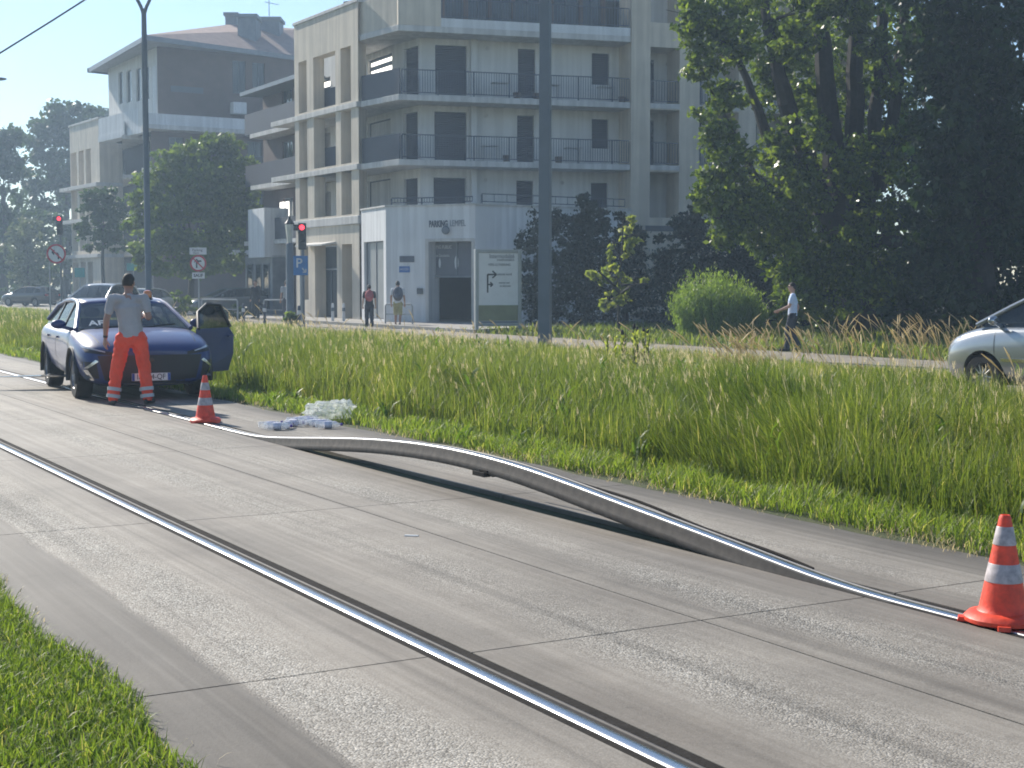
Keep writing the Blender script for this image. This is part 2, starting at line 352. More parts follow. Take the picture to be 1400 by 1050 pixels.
# ------------------------------------------------------------------ rails
def rail_mat():
    m, t, o = nt('rail_steel'); L = t.links.new
    tc = N(t, 'ShaderNodeTexCoord'); sp = N(t, 'ShaderNodeSeparateXYZ'); L(tc.outputs['Object'], sp.inputs[0])
    b = N(t, 'ShaderNodeBsdfPrincipled'); a = N(t, 'ShaderNodeAttribute', attribute_name='worn')
    n = N(t, 'ShaderNodeTexNoise', Scale=14.0, Detail=6.0); L(tc.outputs['Object'], n.inputs['Vector'])
    r = ramp(t, n.outputs['Fac'], [(.3, (.032,.028,.025)), (.7, (.075,.064,.055))])
    mx = N(t, 'ShaderNodeMix', data_type='RGBA'); L(a.outputs['Fac'], mx.inputs[0]); L(r.outputs[0], mx.inputs[6]); mx.inputs[7].default_value = (.55,.55,.56,1)
    L(mx.outputs[2], b.inputs['Base Color']); L(a.outputs['Fac'], b.inputs['Metallic'])
    rr = N(t, 'ShaderNodeMapRange'); L(a.outputs['Fac'], rr.inputs[0]); rr.inputs[3].default_value = .75; rr.inputs[4].default_value = .27; L(rr.outputs[0], b.inputs['Roughness'])
    mp = N(t, 'ShaderNodeMapping'); mp.inputs['Scale'].default_value = (60, .6, 60); L(tc.outputs['Object'], mp.inputs['Vector'])
    ns = N(t, 'ShaderNodeTexNoise', Scale=3.0, Detail=4.0); L(mp.outputs[0], ns.inputs['Vector'])
    bp = N(t, 'ShaderNodeBump', Strength=.12, Distance=.004); L(ns.outputs[0], bp.inputs['Height']); L(bp.outputs[0], b.inputs['Normal'])
    L(b.outputs[0], o.inputs[0]); return m
m_rail = rail_mat()
# grooved rail profile (across, height, worn 0..1): running head, groove, guard lip, web, foot
def prof(h, lip): return [(-.042,-.016,0),(-.042,-.005,.3),(-.037,.001,1),(-.022,.0045,1),(-.003,.005,1),(.017,.0035,1),(.027,-.002,1),(.029,-.012,.2),(.031,-.042,0),(.056,-.042,0),(.058,-.010,.1),(.060,-.003,lip),(.072,-.003,lip),(.076,-.010,.0),(.078,-.03,0),(.080,-h+.012,0),(.070,-h,0),(-.060,-h,0),(-.068,-h+.010,0),(-.064,-.075,0),(-.052,-.060,0),(-.052,-.034,0)]
def rail_mesh(name, path, h, lip):
    P = prof(h, lip); k = len(P); V = []; W = []
    for (n, s, z, dz) in path:            # (across, along, top height, slope)
        c = 1/math.sqrt(1+dz*dz)
        for (u, v, wv) in P: V.append((n+u, s-v*dz*c, z+v*c)); W.append(wv)
    V = np.array(V); m_ = len(path)
    i = np.arange(m_-1)[:, None]*k; j = np.arange(k)[None, :]; j2 = (j+1) % k
    F4 = np.stack([i+j, i+k+j, i+k+j2, i+j2], -1).reshape(-1, 4)
    me = npmesh(name, V, F4, None, {'worn': W}); return me
st = [(NR, s, .0, 0) for s in np.linspace(-3, 92, 96)]
o = link('tram_rail', rail_mesh('tram_rail', st, .10, .06), m_rail, None, False); o.rotation_euler.z = TA
tag(o, 'straight polished tram rail lying flush in the concrete near the mown lawn', 'tram rail')
# the buckled rail: lifted out of its slot in a long arch
arch_px = [(285, 583, 0), (330,593.5,0), (360, 597,0), (400,598,0),(440,598,0),(480,598.5,0),(520,600,0),(560,603.5,0),(600,609,0),(640,616.5,0),(700,632,0),(760,652,0),(800,667,0),(850,686,0),(900,704,0),(950,723,0),(1000,741.5,0),(1060,765,0),(1120,788,0),(1190,813,0),(1250,829,0)]
pts = []
for (px, py, _) in arch_px:               # where this line of sight meets the vertical plane of the rail
    r = ray(px, py); den = r.dot(TN); t_ = NF/den; p = Vector((0,0,CAM_H))+r*t_
    pts.append((p.dot(TD), max(0.0, p.z)))
pts.sort(); ps = np.array(pts)
sg = np.concatenate([np.linspace(-3, ps[0,0]-.3, 20), np.linspace(ps[0,0]-.2, ps[-1,0]+.2, 120), np.linspace(ps[-1,0]+.4, 92, 70)])
zg = np.interp(sg, ps[:,0], ps[:,1], left=0, right=0)
for _ in range(14): zg[1:-1] = .25*zg[:-2]+.5*zg[1:-1]+.25*zg[2:]
dzg = np.gradient(zg, sg)
print('arch peak', zg.max(), ps[0,0], ps[-1,0])
HB = .126
o = link('buckled_tram_rail', rail_mesh('buckled_tram_rail', [(NF, s, z, d) for s, z, d in zip(sg, zg, dzg)], HB, .3), m_rail); o.rotation_euler.z = TA
tag(o, 'buckled tram rail arched up out of its slot between the two traffic cones', 'tram rail')
buckled = o
# torn rubber bits and a clip still hanging from the arch
clip = MB(); s0 = 9.97; z0 = np.interp(s0, sg, zg)
clip.box(NF-.075, NF+.07, s0-.06, s0+.07, z0-HB-.012, z0-HB+.03); clip.box(NF-.085, NF-.03, s0-.03, s0+.16, z0-HB-.025, z0-HB+.01); clip.box(NF+.02, NF+.07, s0+.02, s0+.11, z0-HB-.035, z0-HB+.02)
clip.build('fastening_clip', m_bit, buckled, bevel=.004)
rub = MB().tube([(NF+.13+.05*math.sin((s-6.6)*.9), s, np.interp(s, sg, zg)*.93-.02+.008*math.sin(s*4)) for s in np.linspace(6.4, 9.9, 30)], .010, 6).build('rubber_strip', m_bit, buckled, True)

# ------------------------------------------------------------------ road behind the meadow, plaza
m_road = mat('old_asphalt', (.24,.21,.165), .85, var=.25, scale=1.5, bump=.5, bscale=30)
rd = MB().box(19.6, 23.7, -25, 130, -.1, .0).box(15.5, 19.599, -25, 17.5, -.1, -.004).build('road', m_road); rd.rotation_euler.z = TA; tag(rd, kind='structure')
kb = MB()
for k in range(60, 130): kb.box(23.7, 23.82, k+.005, k+.995, -.1, .08)
kb = kb.build('kerb', mat('kerb_stone', (.25,.235,.205), .8, var=.2, bump=.4), None); kb.rotation_euler.z = TA; tag(kb, kind='structure')
# paving that reaches to the buildings on the left; lawn to the right of it
pz = [tr(23.83, 44), tr(23.83, 160), tr(120, 160), tr(120, 66), tr(46, 58)]
m_pav = mat('plaza_paving', (.30,.285,.26), .8, var=.15, scale=2, bump=.4, bscale=25)
o = MB().prism([(p.x, p.y) for p in pz], -.1, .1).build('pavement', m_pav); tag(o, kind='structure')
m_white = mat('road_paint', (.72,.72,.70), .7, var=.1)
o = MB()
for k in range(12, 24): o.box(21.5, 21.6, k*5.0, k*5.0+2.0, .0, .004)
o = o.build('road_marking', m_white); o.rotation_euler.z = TA; tag(o, kind='structure')

# ------------------------------------------------------------------ grass
def blades(P, h, w, lean, tint, az=None, curl=1.0):
    """one bent tapering blade per base point P (n,3); two quads and a tip"""
    n = len(P)
    if az is None: az = rng.uniform(0, 2*np.pi, n)
    d = np.stack([np.cos(az), np.sin(az), np.zeros(n)], 1)
    fa = az+np.pi/2+rng.normal(0, .5, n); sd_ = np.stack([np.cos(fa), np.sin(fa), np.zeros(n)], 1)
    V = np.empty((n, 7, 3), np.float32)
    for i, (q, ww) in enumerate(((0, .8), (.42, 1.0), (.78, .65))):
        c = P+d*(lean*h*(q**(1+curl)))[:, None]; c[:, 2] += h*q*np.sqrt(np.maximum(.1, 1-(lean*q*.7)**2))
        V[:, 2*i] = c-sd_*(w*ww*.5)[:, None]; V[:, 2*i+1] = c+sd_*(w*ww*.5)[:, None]
    c = P+d*(lean*h)[:, None]; c[:, 2] += h*np.sqrt(np.maximum(.1, 1-(lean*.75)**2)); V[:, 6] = c
    b = (np.arange(n)*7)[:, None]
    F4 = np.concatenate([b+np.array([[0,1,3,2]]), b+np.array([[2,3,5,4]])]); F3 = b+np.array([[4,5,6]])
    return V.reshape(-1, 3), F4, F3, np.repeat(tint, 7)
def scatter(nlo, nhi, slo, shi, dens, margin=1.16, ymin=3.0):
    """random points in track coordinates, thinned so density falls with distance; kept where the view or a step aside could see"""
    A = (nhi-nlo)*(shi-slo); k = int(A*dens)
    n_ = rng.uniform(nlo, nhi, k); s_ = rng.uniform(slo, shi, k)
    X = n_*TN.x+s_*TD.x; Y = n_*TN.y+s_*TD.y
    keep = (Y > ymin) & (np.abs(X) < Y*.3466*margin+1.2)
    return n_[keep], s_[keep], X[keep], Y[keep]
def field(n_, s_, f, ph=0): return .5+.25*np.sin(n_*f*1.3+1.7*np.sin(s_*f*.7+ph)+ph)+.25*np.sin(s_*f*1.1+2.1*np.sin(n_*f*.9)+2*ph)
m_gr = leafmat('meadow_grass', (.066,.116,.020), (.24,.28,.078), .56, (1.22,1.25,.55), straw=(.48,.43,.23))
m_lawn = leafmat('lawn_grass', (.075,.14,.022), (.26,.32,.08), .54, (1.2,1.3,.5), straw=(.44,.40,.2))
m_dry = leafmat('dry_grass', (.52,.43,.25), (.82,.72,.48), .52, (1.1,1.05,.9))
def tall_grass():
    parts = []
    for slo, shi, dens, ws in ((-14, 12, 1500, .0065), (12, 28, 760, .0095), (28, 55, 300, .015), (55, 110, 85, .028)):
        n_, s_, X, Y = scatter(7.55, 19.7, slo, shi, dens*GQ*.92)
        cl = field(n_, s_, 2.1)*field(n_, s_, .7, 1.0)*2
        edge = np.clip((n_-7.55-.28*field(n_, s_, 2.6, 2))/1.1, .0, 1)
        keep = (edge > .02) & ~((n_ > 15.6) & (s_ < 17.6)) & (rng.uniform(0, 1, len(n_)) < .55+.6*cl)
        n_, s_, X, Y, cl, edge = [a[keep] for a in (n_, s_, X, Y, cl, edge)]
        k = len(n_)
        h = (.36+.26*edge)*(.78+.3*cl)*rng.uniform(.55, 1.25, k)*np.interp(n_, [9, 12, 14, 16, 19.7], [1.0, .93, .72, .5, .36])
        P = np.stack([X, Y, np.full(k, -.03)], 1)
        ti = np.clip(rng.normal(.42, .24, k)+.28*(field(n_, s_, .45, 3)-.5)+np.where(n_ > 13, .18, 0), 0, 1)
        parts.append(blades(P, h, rng.uniform(.7, 1.4, k)*ws, np.clip(rng.uniform(.05, .75, k)**1.3+.75*np.clip(field(n_, s_, 1.15, 6)-.72, 0, 1)*2.2, 0, 1.15), ti, np.where(field(n_, s_, 1.15, 6) > .72, 3.4+rng.normal(0, .6, k), rng.uniform(0, 6.283, k))))
    return parts
def joinparts(parts):
    off = 0; Vs, A, B, T = [], [], [], []
    for V, F4, F3, ti in parts:
        Vs.append(V); A.append(F4+off); B.append(F3+off); T.append(ti); off += len(V)
    return np.concatenate(Vs), np.concatenate(A), np.concatenate(B), np.concatenate(T)
V, A, B, T = joinparts(tall_grass()); print('meadow faces', len(A)+len(B))
tag(link('meadow_grass', npmesh('meadow_grass', V, A, B, {'tint': T}), m_gr), kind='stuff')
# broad-leaved weeds among the grass
parts = []
for slo, shi, dens, ws in ((-14, 14, 1.5, .024), (14, 34, .7, .032)):
    n_, s_, X, Y = scatter(7.0, 17.0, slo, shi, dens*GQ); keep = rng.uniform(0, 1, len(n_)) < field(n_, s_, .8, 2.5)*1.2; X, Y, n_ = X[keep], Y[keep], n_[keep]
    k = len(X); hz__ = rng.uniform(.10, .30, k)*np.clip((n_-6.9)/.9, .35, 1.5)
    for _ in range(11):
        parts.append(blades(np.stack([X+rng.normal(0, .05, k), Y+rng.normal(0, .05, k), hz__*rng.uniform(.1, 1.3, k)], 1), rng.uniform(.10, .22, k), rng.uniform(.7, 1.3, k)*ws, rng.uniform(.6, 1.1, k), np.clip(rng.normal(.35, .18, k), 0, .8)))
V, A, B, T = joinparts(parts); tag(link('broadleaf_weeds', npmesh('broadleaf_weeds', V, A, B, {'tint': T}), leafmat('weed_leaves', (.07,.13,.025), (.22,.29,.07), .5, (1.2,1.3,.5))), kind='stuff')
# short verge along the concrete
parts = []
for slo, shi, dens, ws in ((-8, 14, 1500, .008), (14, 30, 700, .012), (30, 60, 250, .02)):
    n_, s_, X, Y = scatter(6.86, 8.0, slo, shi, dens*GQ)
    ed = 6.95+.14*field(n_, s_, 1.9)+.1*field(n_, s_, 5.3, 1)
    keep = (n_ > ed) & (rng.uniform(0, 1, len(n_)) < .35+.9*field(n_, s_, 3.3, 2)); n_, s_, X, Y = [a[keep] for a in (n_, s_, X, Y)]
    k = len(n_); h = rng.uniform(.05, .15, k)*(.6+.8*field(n_, s_, 4.1))
    parts.append(blades(np.stack([X, Y, np.full(k, -.03)], 1), h+.03, rng.uniform(.7, 1.4, k)*ws, rng.uniform(.2, .9, k), np.clip(rng.normal(.62, .2, k), 0, 1)))
V, A, B, T = joinparts(parts); tag(link('verge_grass', npmesh('verge_grass', V, A, B, {'tint': T}), m_lawn), kind='stuff')
# dry thatch in a ragged line at the edge of the concrete
parts = []
for slo, shi, dens in ((-8, 14, 420), (14, 32, 160)):
    for lo, hi, ds in ((6.78, 7.25, 1.2), (1.4, 1.62, .25)):
        n_, s_, X, Y = scatter(lo, hi, slo, shi, dens*ds*GQ)
        keep = rng.uniform(0, 1, len(n_)) < field(n_, s_, 2.2, 4)**1.5*1.2; n_, s_, X, Y = [a[keep] for a in (n_, s_, X, Y)]
        k = len(n_); parts.append(blades(np.stack([X, Y, np.full(k, -.005)], 1), rng.uniform(.03, .08, k), rng.uniform(.003, .007, k), rng.uniform(.7, 1.0, k), rng.uniform(0, .7, k)))
V, A, B, T = joinparts(parts); tag(link('dry_thatch', npmesh('dry_thatch', V, A, B, {'tint': T*.6}), m_dry), kind='stuff')
# mown lawn beside the near rail
n_, s_, X, Y = scatter(-.6, 1.66, 2.4, 12, 5600*GQ, ymin=4.3)
ed = 1.53+.05*np.sin(s_*2.3)+.05*field(n_, s_, 6.1)
keep = (n_ < ed) & (rng.uniform(0, 1, len(n_)) < .5+.7*field(n_, s_, 3.0, 1)); n_, s_, X, Y = [a[keep] for a in (n_, s_, X, Y)]
k = len(n_); h = rng.uniform(.03, .085, k)*(.65+.6*field(n_, s_, 2.6))
V, A, B, T = blades(np.stack([X, Y, np.full(k, -.03)], 1), h+.03, rng.uniform(.0035, .0075, k), rng.uniform(.2, 1.0, k), np.clip(rng.normal(.5, .24, k), 0, 1))
tag(link('lawn_grass', npmesh('lawn_grass', V, A, B, {'tint': T}), m_lawn), kind='stuff')
# far lawn between road and hedge
n_, s_, X, Y = scatter(23.75, 52, -18, 60, 42*GQ)
keep = (s_ < 45+.35*(n_-23.6)) & (X > -9) & (Y < 66)
n_, s_, X, Y = [a[keep] for a in (n_, s_, X, Y)]; k = len(n_)
V, A, B, T = blades(np.stack([X, Y, np.full(k, -.03)], 1), rng.uniform(.12, .34, k)*(.6+.7*field(n_, s_, .8)), rng.uniform(.02, .05, k), rng.uniform(.2, .8, k), np.clip(rng.normal(.5, .2, k), 0, 1))
tag(link('far_grass', npmesh('far_grass', V, A, B, {'tint': T}), m_gr), kind='stuff')
# dry seed stalks along the road edge
def stalks(pts, hlo, hhi, name, wd=.012):
    V_, F_, T_ = [], [], []; off = 0
    for (x, y) in pts:
        h = random.uniform(hlo, hhi); a = random.uniform(0, 6.28); ln = random.uniform(.1, .65)*h; tint = random.random()
        if random.random() < .7: a = math.pi+random.uniform(-.6, .6)
        px = [(x+math.cos(a)*ln*q**2, y+math.sin(a)*ln*q**2, h*q*(1-.12*q)-.02) for q in (0, .35, .65, .85, 1)]
        rad = [wd*.4, wd*.36, wd*.32, wd*1.1, wd*.3]
        mb = MB().tube(px, rad, 4); vv = np.array(mb.v); V_.append(vv); F_.append(np.array([f for f in mb.f])+off); T_.append(np.full(len(vv), tint)); off += len(vv)
    return link(name, npmesh(name, np.concatenate(V_), np.concatenate(F_), None, {'tint': np.concatenate(T_)}), m_dry)
pp = []
for _ in range(520):
    px = random.choice([random.gauss(1030, 30), random.gauss(1170, 60), random.gauss(1270, 40), random.uniform(960, 1400)])
    D = random.uniform(25, 38); p = at(px, 480, D)
    if 15.3 < p.dot(TN) < 19.4 or p.dot(TN) > 23.9: pp.append((p.x, p.y))
for _ in range(130):
    s = random.uniform(8, 62); n = random.uniform(15, 19.6); p = tr(n, s); pp.append((p.x, p.y))
for _ in range(0):
    n = random.uniform(8, 16); s = random.uniform(-6, 50); p = tr(n, s); pp.append((p.x, p.y))
tag(stalks(pp, .45, 1.1, 'dry_seed_stalks'), kind='stuff')
# pale seed heads standing over the meadow: a thin stem and a feathery head of short blades
parts = []
for slo, shi, dens, ws in ((-14, 12, 11, .003), (12, 28, 8, .0045), (28, 60, 4, .008)):
    n_, s_, X, Y = scatter(7.9, 19, slo, shi, dens*GQ); cl = field(n_, s_, .9, 5); keep = rng.uniform(0, 1, len(n_)) < cl*1.3; n_, s_, X, Y = [a[keep] for a in (n_, s_, X, Y)]
    k = len(n_); h = rng.uniform(.5, .88, k)*np.clip((n_-7.2)/1.2, .5, 1)*np.interp(n_, [12, 16, 19], [1, .7, .55]); az = rng.uniform(2.2, 4.0, k); ln = rng.uniform(.1, .45, k)
    parts.append(blades(np.stack([X, Y, np.full(k, -.03)], 1), h, np.full(k, ws), ln, rng.uniform(.3, 1, k), az))
    tipx = np.stack([X+np.cos(az)*ln*h, Y+np.sin(az)*ln*h, h*np.sqrt(np.maximum(.1, 1-(ln*.75)**2))-.03], 1)
    for _ in range(7):
        parts.append(blades(tipx+rng.normal(0, 1, (k, 3))*np.array([.008,.008,.03])-np.array([0,0,.05]), rng.uniform(.03, .075, k), np.full(k, ws*1.25), rng.uniform(.2, .8, k), rng.uniform(.4, 1, k), az+rng.normal(0, .9, k)))
V, A, B, T = joinparts(parts); tag(link('seed_heads', npmesh('seed_heads', V, A, B, {'tint': T}), m_dry), kind='stuff')
# ------------------------------------------------------------------ traffic cones
m_cone = mat('cone_orange', (.78,.07,.03), .5, var=.28, scale=16, bump=.2)
m_refl = mat('cone_band', (.43,.38,.38), .45, var=.35, scale=26)
def cone(label, p, rz, H=.53):
    t = empty('traffic_cone', label, 'traffic cone', p, rz, 'orange traffic cones by the buckled rail')
    b = MB(); b.lathe([(.0,.004),(.17,.004),(.185,.012),(.185,.03),(.165,.05),(.14,.055),(.125,.06),(.0,.06)], 28)
    for k in range(4):
        a = R(45+90*k); b.hexa([(math.cos(a+q)*r, math.sin(a+q)*r, 0) for q, r in ((-.25,.15),(-.13,.215),(.13,.215),(.25,.15))], [(math.cos(a+q)*r, math.sin(a+q)*r, .022) for q, r in ((-.25,.15),(-.13,.21),(.13,.21),(.25,.15))])
    b.build('base', m_cone, t, True)
    rr = lambda z: .118+(.026-.118)*(z-.055)/(H-.055)
    c = MB(); c.lathe([(rr(.055)+.012,.055),(rr(.07),.07)]+[(rr(z), z) for z in np.linspace(.1, H-.012, 12)]+[(.022,H),(.017,H),(.015,H-.03)], 28); c.build('body', m_cone, t, True)
    for z0, z1 in ((.205,.295),(.385,.475)):
        c = MB(); c.lathe([(rr(z0)+.0005,z0),(rr(z0)+.0025,z0+.002),(rr(z1)+.0025,z1-.002),(rr(z1)+.0005,z1)], 28); c.build('reflective_band', m_refl, t, True)
    return t
cone('large orange cone standing over the low end of the buckled rail, beside the long grass', gnd(1371, 851), .5)
cone('orange cone standing right at the front wheel of the dark blue car', gnd(281, 577), .2, .56)

# ------------------------------------------------------------------ cars
m_tyre = mat('tyre_rubber', (.02,.02,.021), .85, bump=.3)
m_rim = mat('alloy_rim', (.30,.30,.31), .35, metal=.8)
m_trim = mat('black_trim', (.018,.018,.02), .5, var=.3)
m_chrome = mat('bright_trim', (.62,.62,.63), .2, metal=.9)
m_lens = mat('lamp_lens', (.45,.47,.5), .08, var=.3, scale=20, coat=1)
m_glass = glassmat('car_glass', (.015,.022,.03), .35)
m_plate = mat('plate_white', (.72,.72,.70), .4)
m_ink = mat('black_ink', (.015,.015,.018), .6)
m_frame_e = mat('dull_bronze', (.10,.07,.05), .4, metal=.6)
m_seat = mat('seat_cloth', (.02,.02,.022), .9)
def wheel(parent, c, r, wd, side, rimm):
    prof_ = [(r*.60,-wd/2),(r*.93,-wd/2),(r*.985,-wd*.40),(r,-wd*.25),(r,wd*.25),(r*.985,wd*.40),(r*.93,wd/2),(r*.60,wd/2)]
    ob = MB().lathe(prof_, 36, axis='x', caps=False).build('wheel', m_tyre, parent, True); ob.location = c
    q = MB(); q.lathe([(r*.62,-wd*.3),(r*.66,wd*.44),(r*.60,wd*.47),(r*.57,wd*.36),(r*.55,-.02)], 36, axis='x', caps=False)
    for k in range(10):
        a = 2*math.pi*k/10+.1*(1 if k % 2 else -1); a2 = 2*math.pi*k/10
        q.tube([(wd*.40, .05*math.cos(a2), .05*math.sin(a2)), (wd*.36, r*.6*math.cos(a), r*.6*math.sin(a))], [.022, .014], 5)
    q.lathe([(0,wd*.43),(.045,wd*.42),(.06,wd*.3),(.06,0)], 14, axis='x'); q.lathe([(r*.42,-.02),(.0,-.025)], 24, axis='x')
    rm = q.build('rim', rimm, ob, True)
    if side < 0: ob.rotation_euler.z = math.pi
    return ob
def loft(sections, sub=2):
    """sections: list of (y, [(x,z)...half profile from bottom middle to top middle]) -> smooth closed hull"""
    V, F_ = [], []; n = None
    for y, hp in sections:
        yy = y if isinstance(y, (list, tuple)) else [y]*len(hp)
        full = [(x, yy[i], z) for i, (x, z) in enumerate(hp)]+[(-hp[i][0], yy[i], hp[i][1]) for i in range(len(hp)-2, 0, -1)]
        n = len(full); V += full
    m_ = len(sections)
    for i in range(m_-1):
        for k in range(n): F_.append((i*n+k, i*n+(k+1) % n, (i+1)*n+(k+1) % n, (i+1)*n+k))
    for base, rev in ((0, False), ((m_-1)*n, True)):
        h = len(sections[0][1])
        for i in range(h-1):                     # caps as strips between the two sides
            a, b = base+i, base+i+1; c, d = base+(n-i-1) % n if i+1 < h-1 else base+i+1, base+(n-i) % n
            f = (a, b, c, d) if i > 0 else (a, b, c)
            f = tuple(dict.fromkeys(f));
            if len(f) > 2: F_.append(f if not rev else f[::-1])
    return V, F_
def hull(name, sections, m, parent, cuts, sub=2):
    V, F_ = loft(sections); me = bpy.data.meshes.new(name); me.from_pydata(V, [], F_)
    bm = bmesh.new(); bm.from_mesh(me); bmesh.ops.recalc_face_normals(bm, faces=bm.faces); bm.to_mesh(me); bm.free()
    o = link(name, me, m, None, True)
    md = o.modifiers.new('s', 'SUBSURF'); md.levels = sub; md.render_levels = sub; baked(o)
    if cuts:
        q = MB()
        for (cy, cz, r) in cuts: 
            for s in (-1, 1): q.lathe([(r, .52), (r, 1.3)], 40, axis='x', c=(0 if s > 0 else -1.82, cy, cz))
        tool = q.build('tool', m)
        md = o.modifiers.new('b', 'BOOLEAN'); md.operation = 'DIFFERENCE'; md.object = tool; md.solver = 'EXACT'; baked(o)
        bpy.data.objects.remove(tool)
    o.data.polygons.foreach_set('use_smooth', np.ones(len(o.data.polygons), dtype=bool)); 
    try: o.data.set_sharp_from_angle(angle=R(50))
    except Exception: pass
    o.parent = parent; return o
def patch(name, hullo, quadpts, axis, m, parent, off=.006, nu=10, nv=5, smooth=True):
    """a panel that follows the hull: quadpts are 4 corners in the plane across axis ('y+' from the front, 'x-' from the -x side, ...)"""
    me = hullo.data; bvh = BVHTree.FromPolygons([v.co.copy() for v in me.vertices], [tuple(p.vertices) for p in me.polygons])
    sg_ = 1 if axis[1] == '+' else -1; V = []
    (a0, a1), (b0, b1), (c0, c1), (d0, d1) = quadpts
    for j in range(nv+1):
        for i in range(nu+1):
            u, v = i/nu, j/nv
            p0 = (a0*(1-u)+b0*u)*(1-v)+(d0*(1-u)+c0*u)*v; p1 = (a1*(1-u)+b1*u)*(1-v)+(d1*(1-u)+c1*u)*v
            if axis[0] == 'y': org, d = Vector((p0, 5*sg_, p1)), Vector((0, -sg_, 0))
            elif axis[0] == 'x': org, d = Vector((5*sg_, p0, p1)), Vector((-sg_, 0, 0))
            else: org, d = Vector((p0, p1, 5)), Vector((0, 0, -1))
            hit, nr_, _, _ = bvh.ray_cast(org, d)
            if hit is None: hit = V[-1]-d*-off if V else org+d*3
            V.append(hit-d*off)
    n = nu+1
    inner = [v+(Vector((0,-sg_,0)) if axis[0] == 'y' else Vector((-sg_,0,0)) if axis[0] == 'x' else Vector((0,0,-1)))*(off+.01) for v in V]
    fs = [(j*n+i, j*n+i+1, (j+1)*n+i+1, (j+1)*n+i) for j in range(nv) for i in range(nu)]
    ring = [i for i in range(n)]+[j*n+nu for j in range(1, nv+1)]+[nv*n+i for i in range(nu-1, -1, -1)]+[j*n for j in range(nv-1, 0, -1)]
    k = len(V); fs += [(ring[i], ring[(i+1) % len(ring)], k+ring[(i+1) % len(ring)], k+ring[i]) for i in range(len(ring))]
    return MB().add(V+inner, fs).build(name, m, parent, smooth)
def car(name, label, cat, loc, rz, paint, spec, detail=2, group=None, plate_text=None):
    """spec: wheelbase front/rear y, wheel r, hull sections, cabin profile"""
    t = empty(name, label, cat, loc, rz, group)
    fy, ry, r, tw = spec['axles']
    h = hull('body', spec['hull'], paint, t, [(fy, r, r+.055), (ry, r, r+.055)])
    for y in (fy, ry):
        for s in (-1, 1): wheel(t, (s*(tw/2), y, r), r, .22, s, m_rim)
    # underbody and wheel wells
    u = MB().box(-.62,.62, ry-.35, fy+.5, .2, .62); u.build('underbody', m_trim, t)
    # cabin: glass house, roof, pillars
    P = spec['cabin']; zb = spec['belt']; wb, wt_ = spec['cabw']    # P: side profile (y,z) from cowl over the roof to the tail
    k = len(P); zt = max(p[1] for p in P)
    wid = lambda z: wb+(wt_-wb)*max(0, min(1, (z-zb)/(zt-zb)))
    R_ = [(wid(z), y, z) for y, z in P]; L_ = [(-x, y, z) for x, y, z in R_]
    ws_n = spec['ws']; rw_n = spec['rw']        # number of profile edges in windscreen / rear window
    def strip(i0, i1, crown=.035, name_='roof', m_=paint, up=0.0):
        V, fs = [], []; nx = 9
        for i in range(i0, i1+1):
            for q in range(nx):
                u_ = q/(nx-1); x = -R_[i][0]+2*R_[i][0]*u_; c = crown*(1-(2*u_-1)**2)
                V.append((x, R_[i][1]+c*(.6 if i < ws_n else (-.6 if i > k-1-rw_n else 0)), R_[i][2]+c*(1 if 0 < i < k-1 else .3)+up))
        fs = [(a*nx+q, a*nx+q+1, (a+1)*nx+q+1, (a+1)*nx+q) for a in range(i1-i0) for q in range(nx-1)]
        return MB().add(V, fs).build(name_, m_, t, True)
    roof = strip(ws_n, k-1-rw_n, name_='roof')
    md = roof.modifiers.new('so', 'SOLIDIFY'); md.thickness = .05; md.offset = -1; baked(roof)
    strip(0, ws_n, name_='windscreen', m_=m_glass); strip(k-1-rw_n, k-1, name_='rear_window', m_=m_glass)
    for sd_, Q in ((1, R_), (-1, L_)):
        vs = [Vector(q) for q in Q]; base = [Vector((Q[0][0], y, zb)) for y in np.linspace(P[-1][0], P[0][0], 6)]
        V = [tuple(v) for v in vs]+[(sd_*wb, y, zb-.02) for y in np.linspace(P[-1][0], P[0][0], 2)]
        V = [(x-sd_*.012, y, z) for x, y, z in V]
        MB().add(V, [tuple(range(len(V)))]).build('side_window', m_glass, t)
        pl = MB()
        pl.tube([(q[0], q[1], q[2]) for q in Q], .034, 8)
        pl.build('window_frame', paint, t, True)
        for yb in spec['pillars']:                # B and C pillars in black
            zt_ = np.interp(yb-.1 if yb > 0 else yb, [p[0] for p in P[::-1]], [p[1] for p in P[::-1]])
            MB().hexa([(sd_*(wb-.02),yb-.05,zb-.02),(sd_*(wb+.004),yb-.05,zb-.02),(sd_*(wb+.004),yb+.05,zb-.02),(sd_*(wb-.02),yb+.05,zb-.02)],
                      [(sd_*(wid(zt_)-.02),yb-.05,zt_),(sd_*(wid(zt_)+.004),yb-.05,zt_),(sd_*(wid(zt_)+.004),yb+.04,zt_),(sd_*(wid(zt_)-.02),yb+.04,zt_)]).build('pillar', m_trim, t)
        # door mirror
        mx = MB(); y0 = spec['mirror']; mx.ball((sd_*(wb+.17), y0, zb+.085), (.105,.055,.07), 14, 10); mx.tube([(sd_*(wb-.02), y0+.02, zb+.0),(sd_*(wb+.12), y0+.01, zb+.05)], [.035,.025], 6)
        mm = mx.build('mirror', paint, t, True); MB().ball((sd_*(wb+.17), y0-.028, zb+.085), (.085,.03,.052), 12, 8).build('mirror_glass', m_chrome, mm, True)
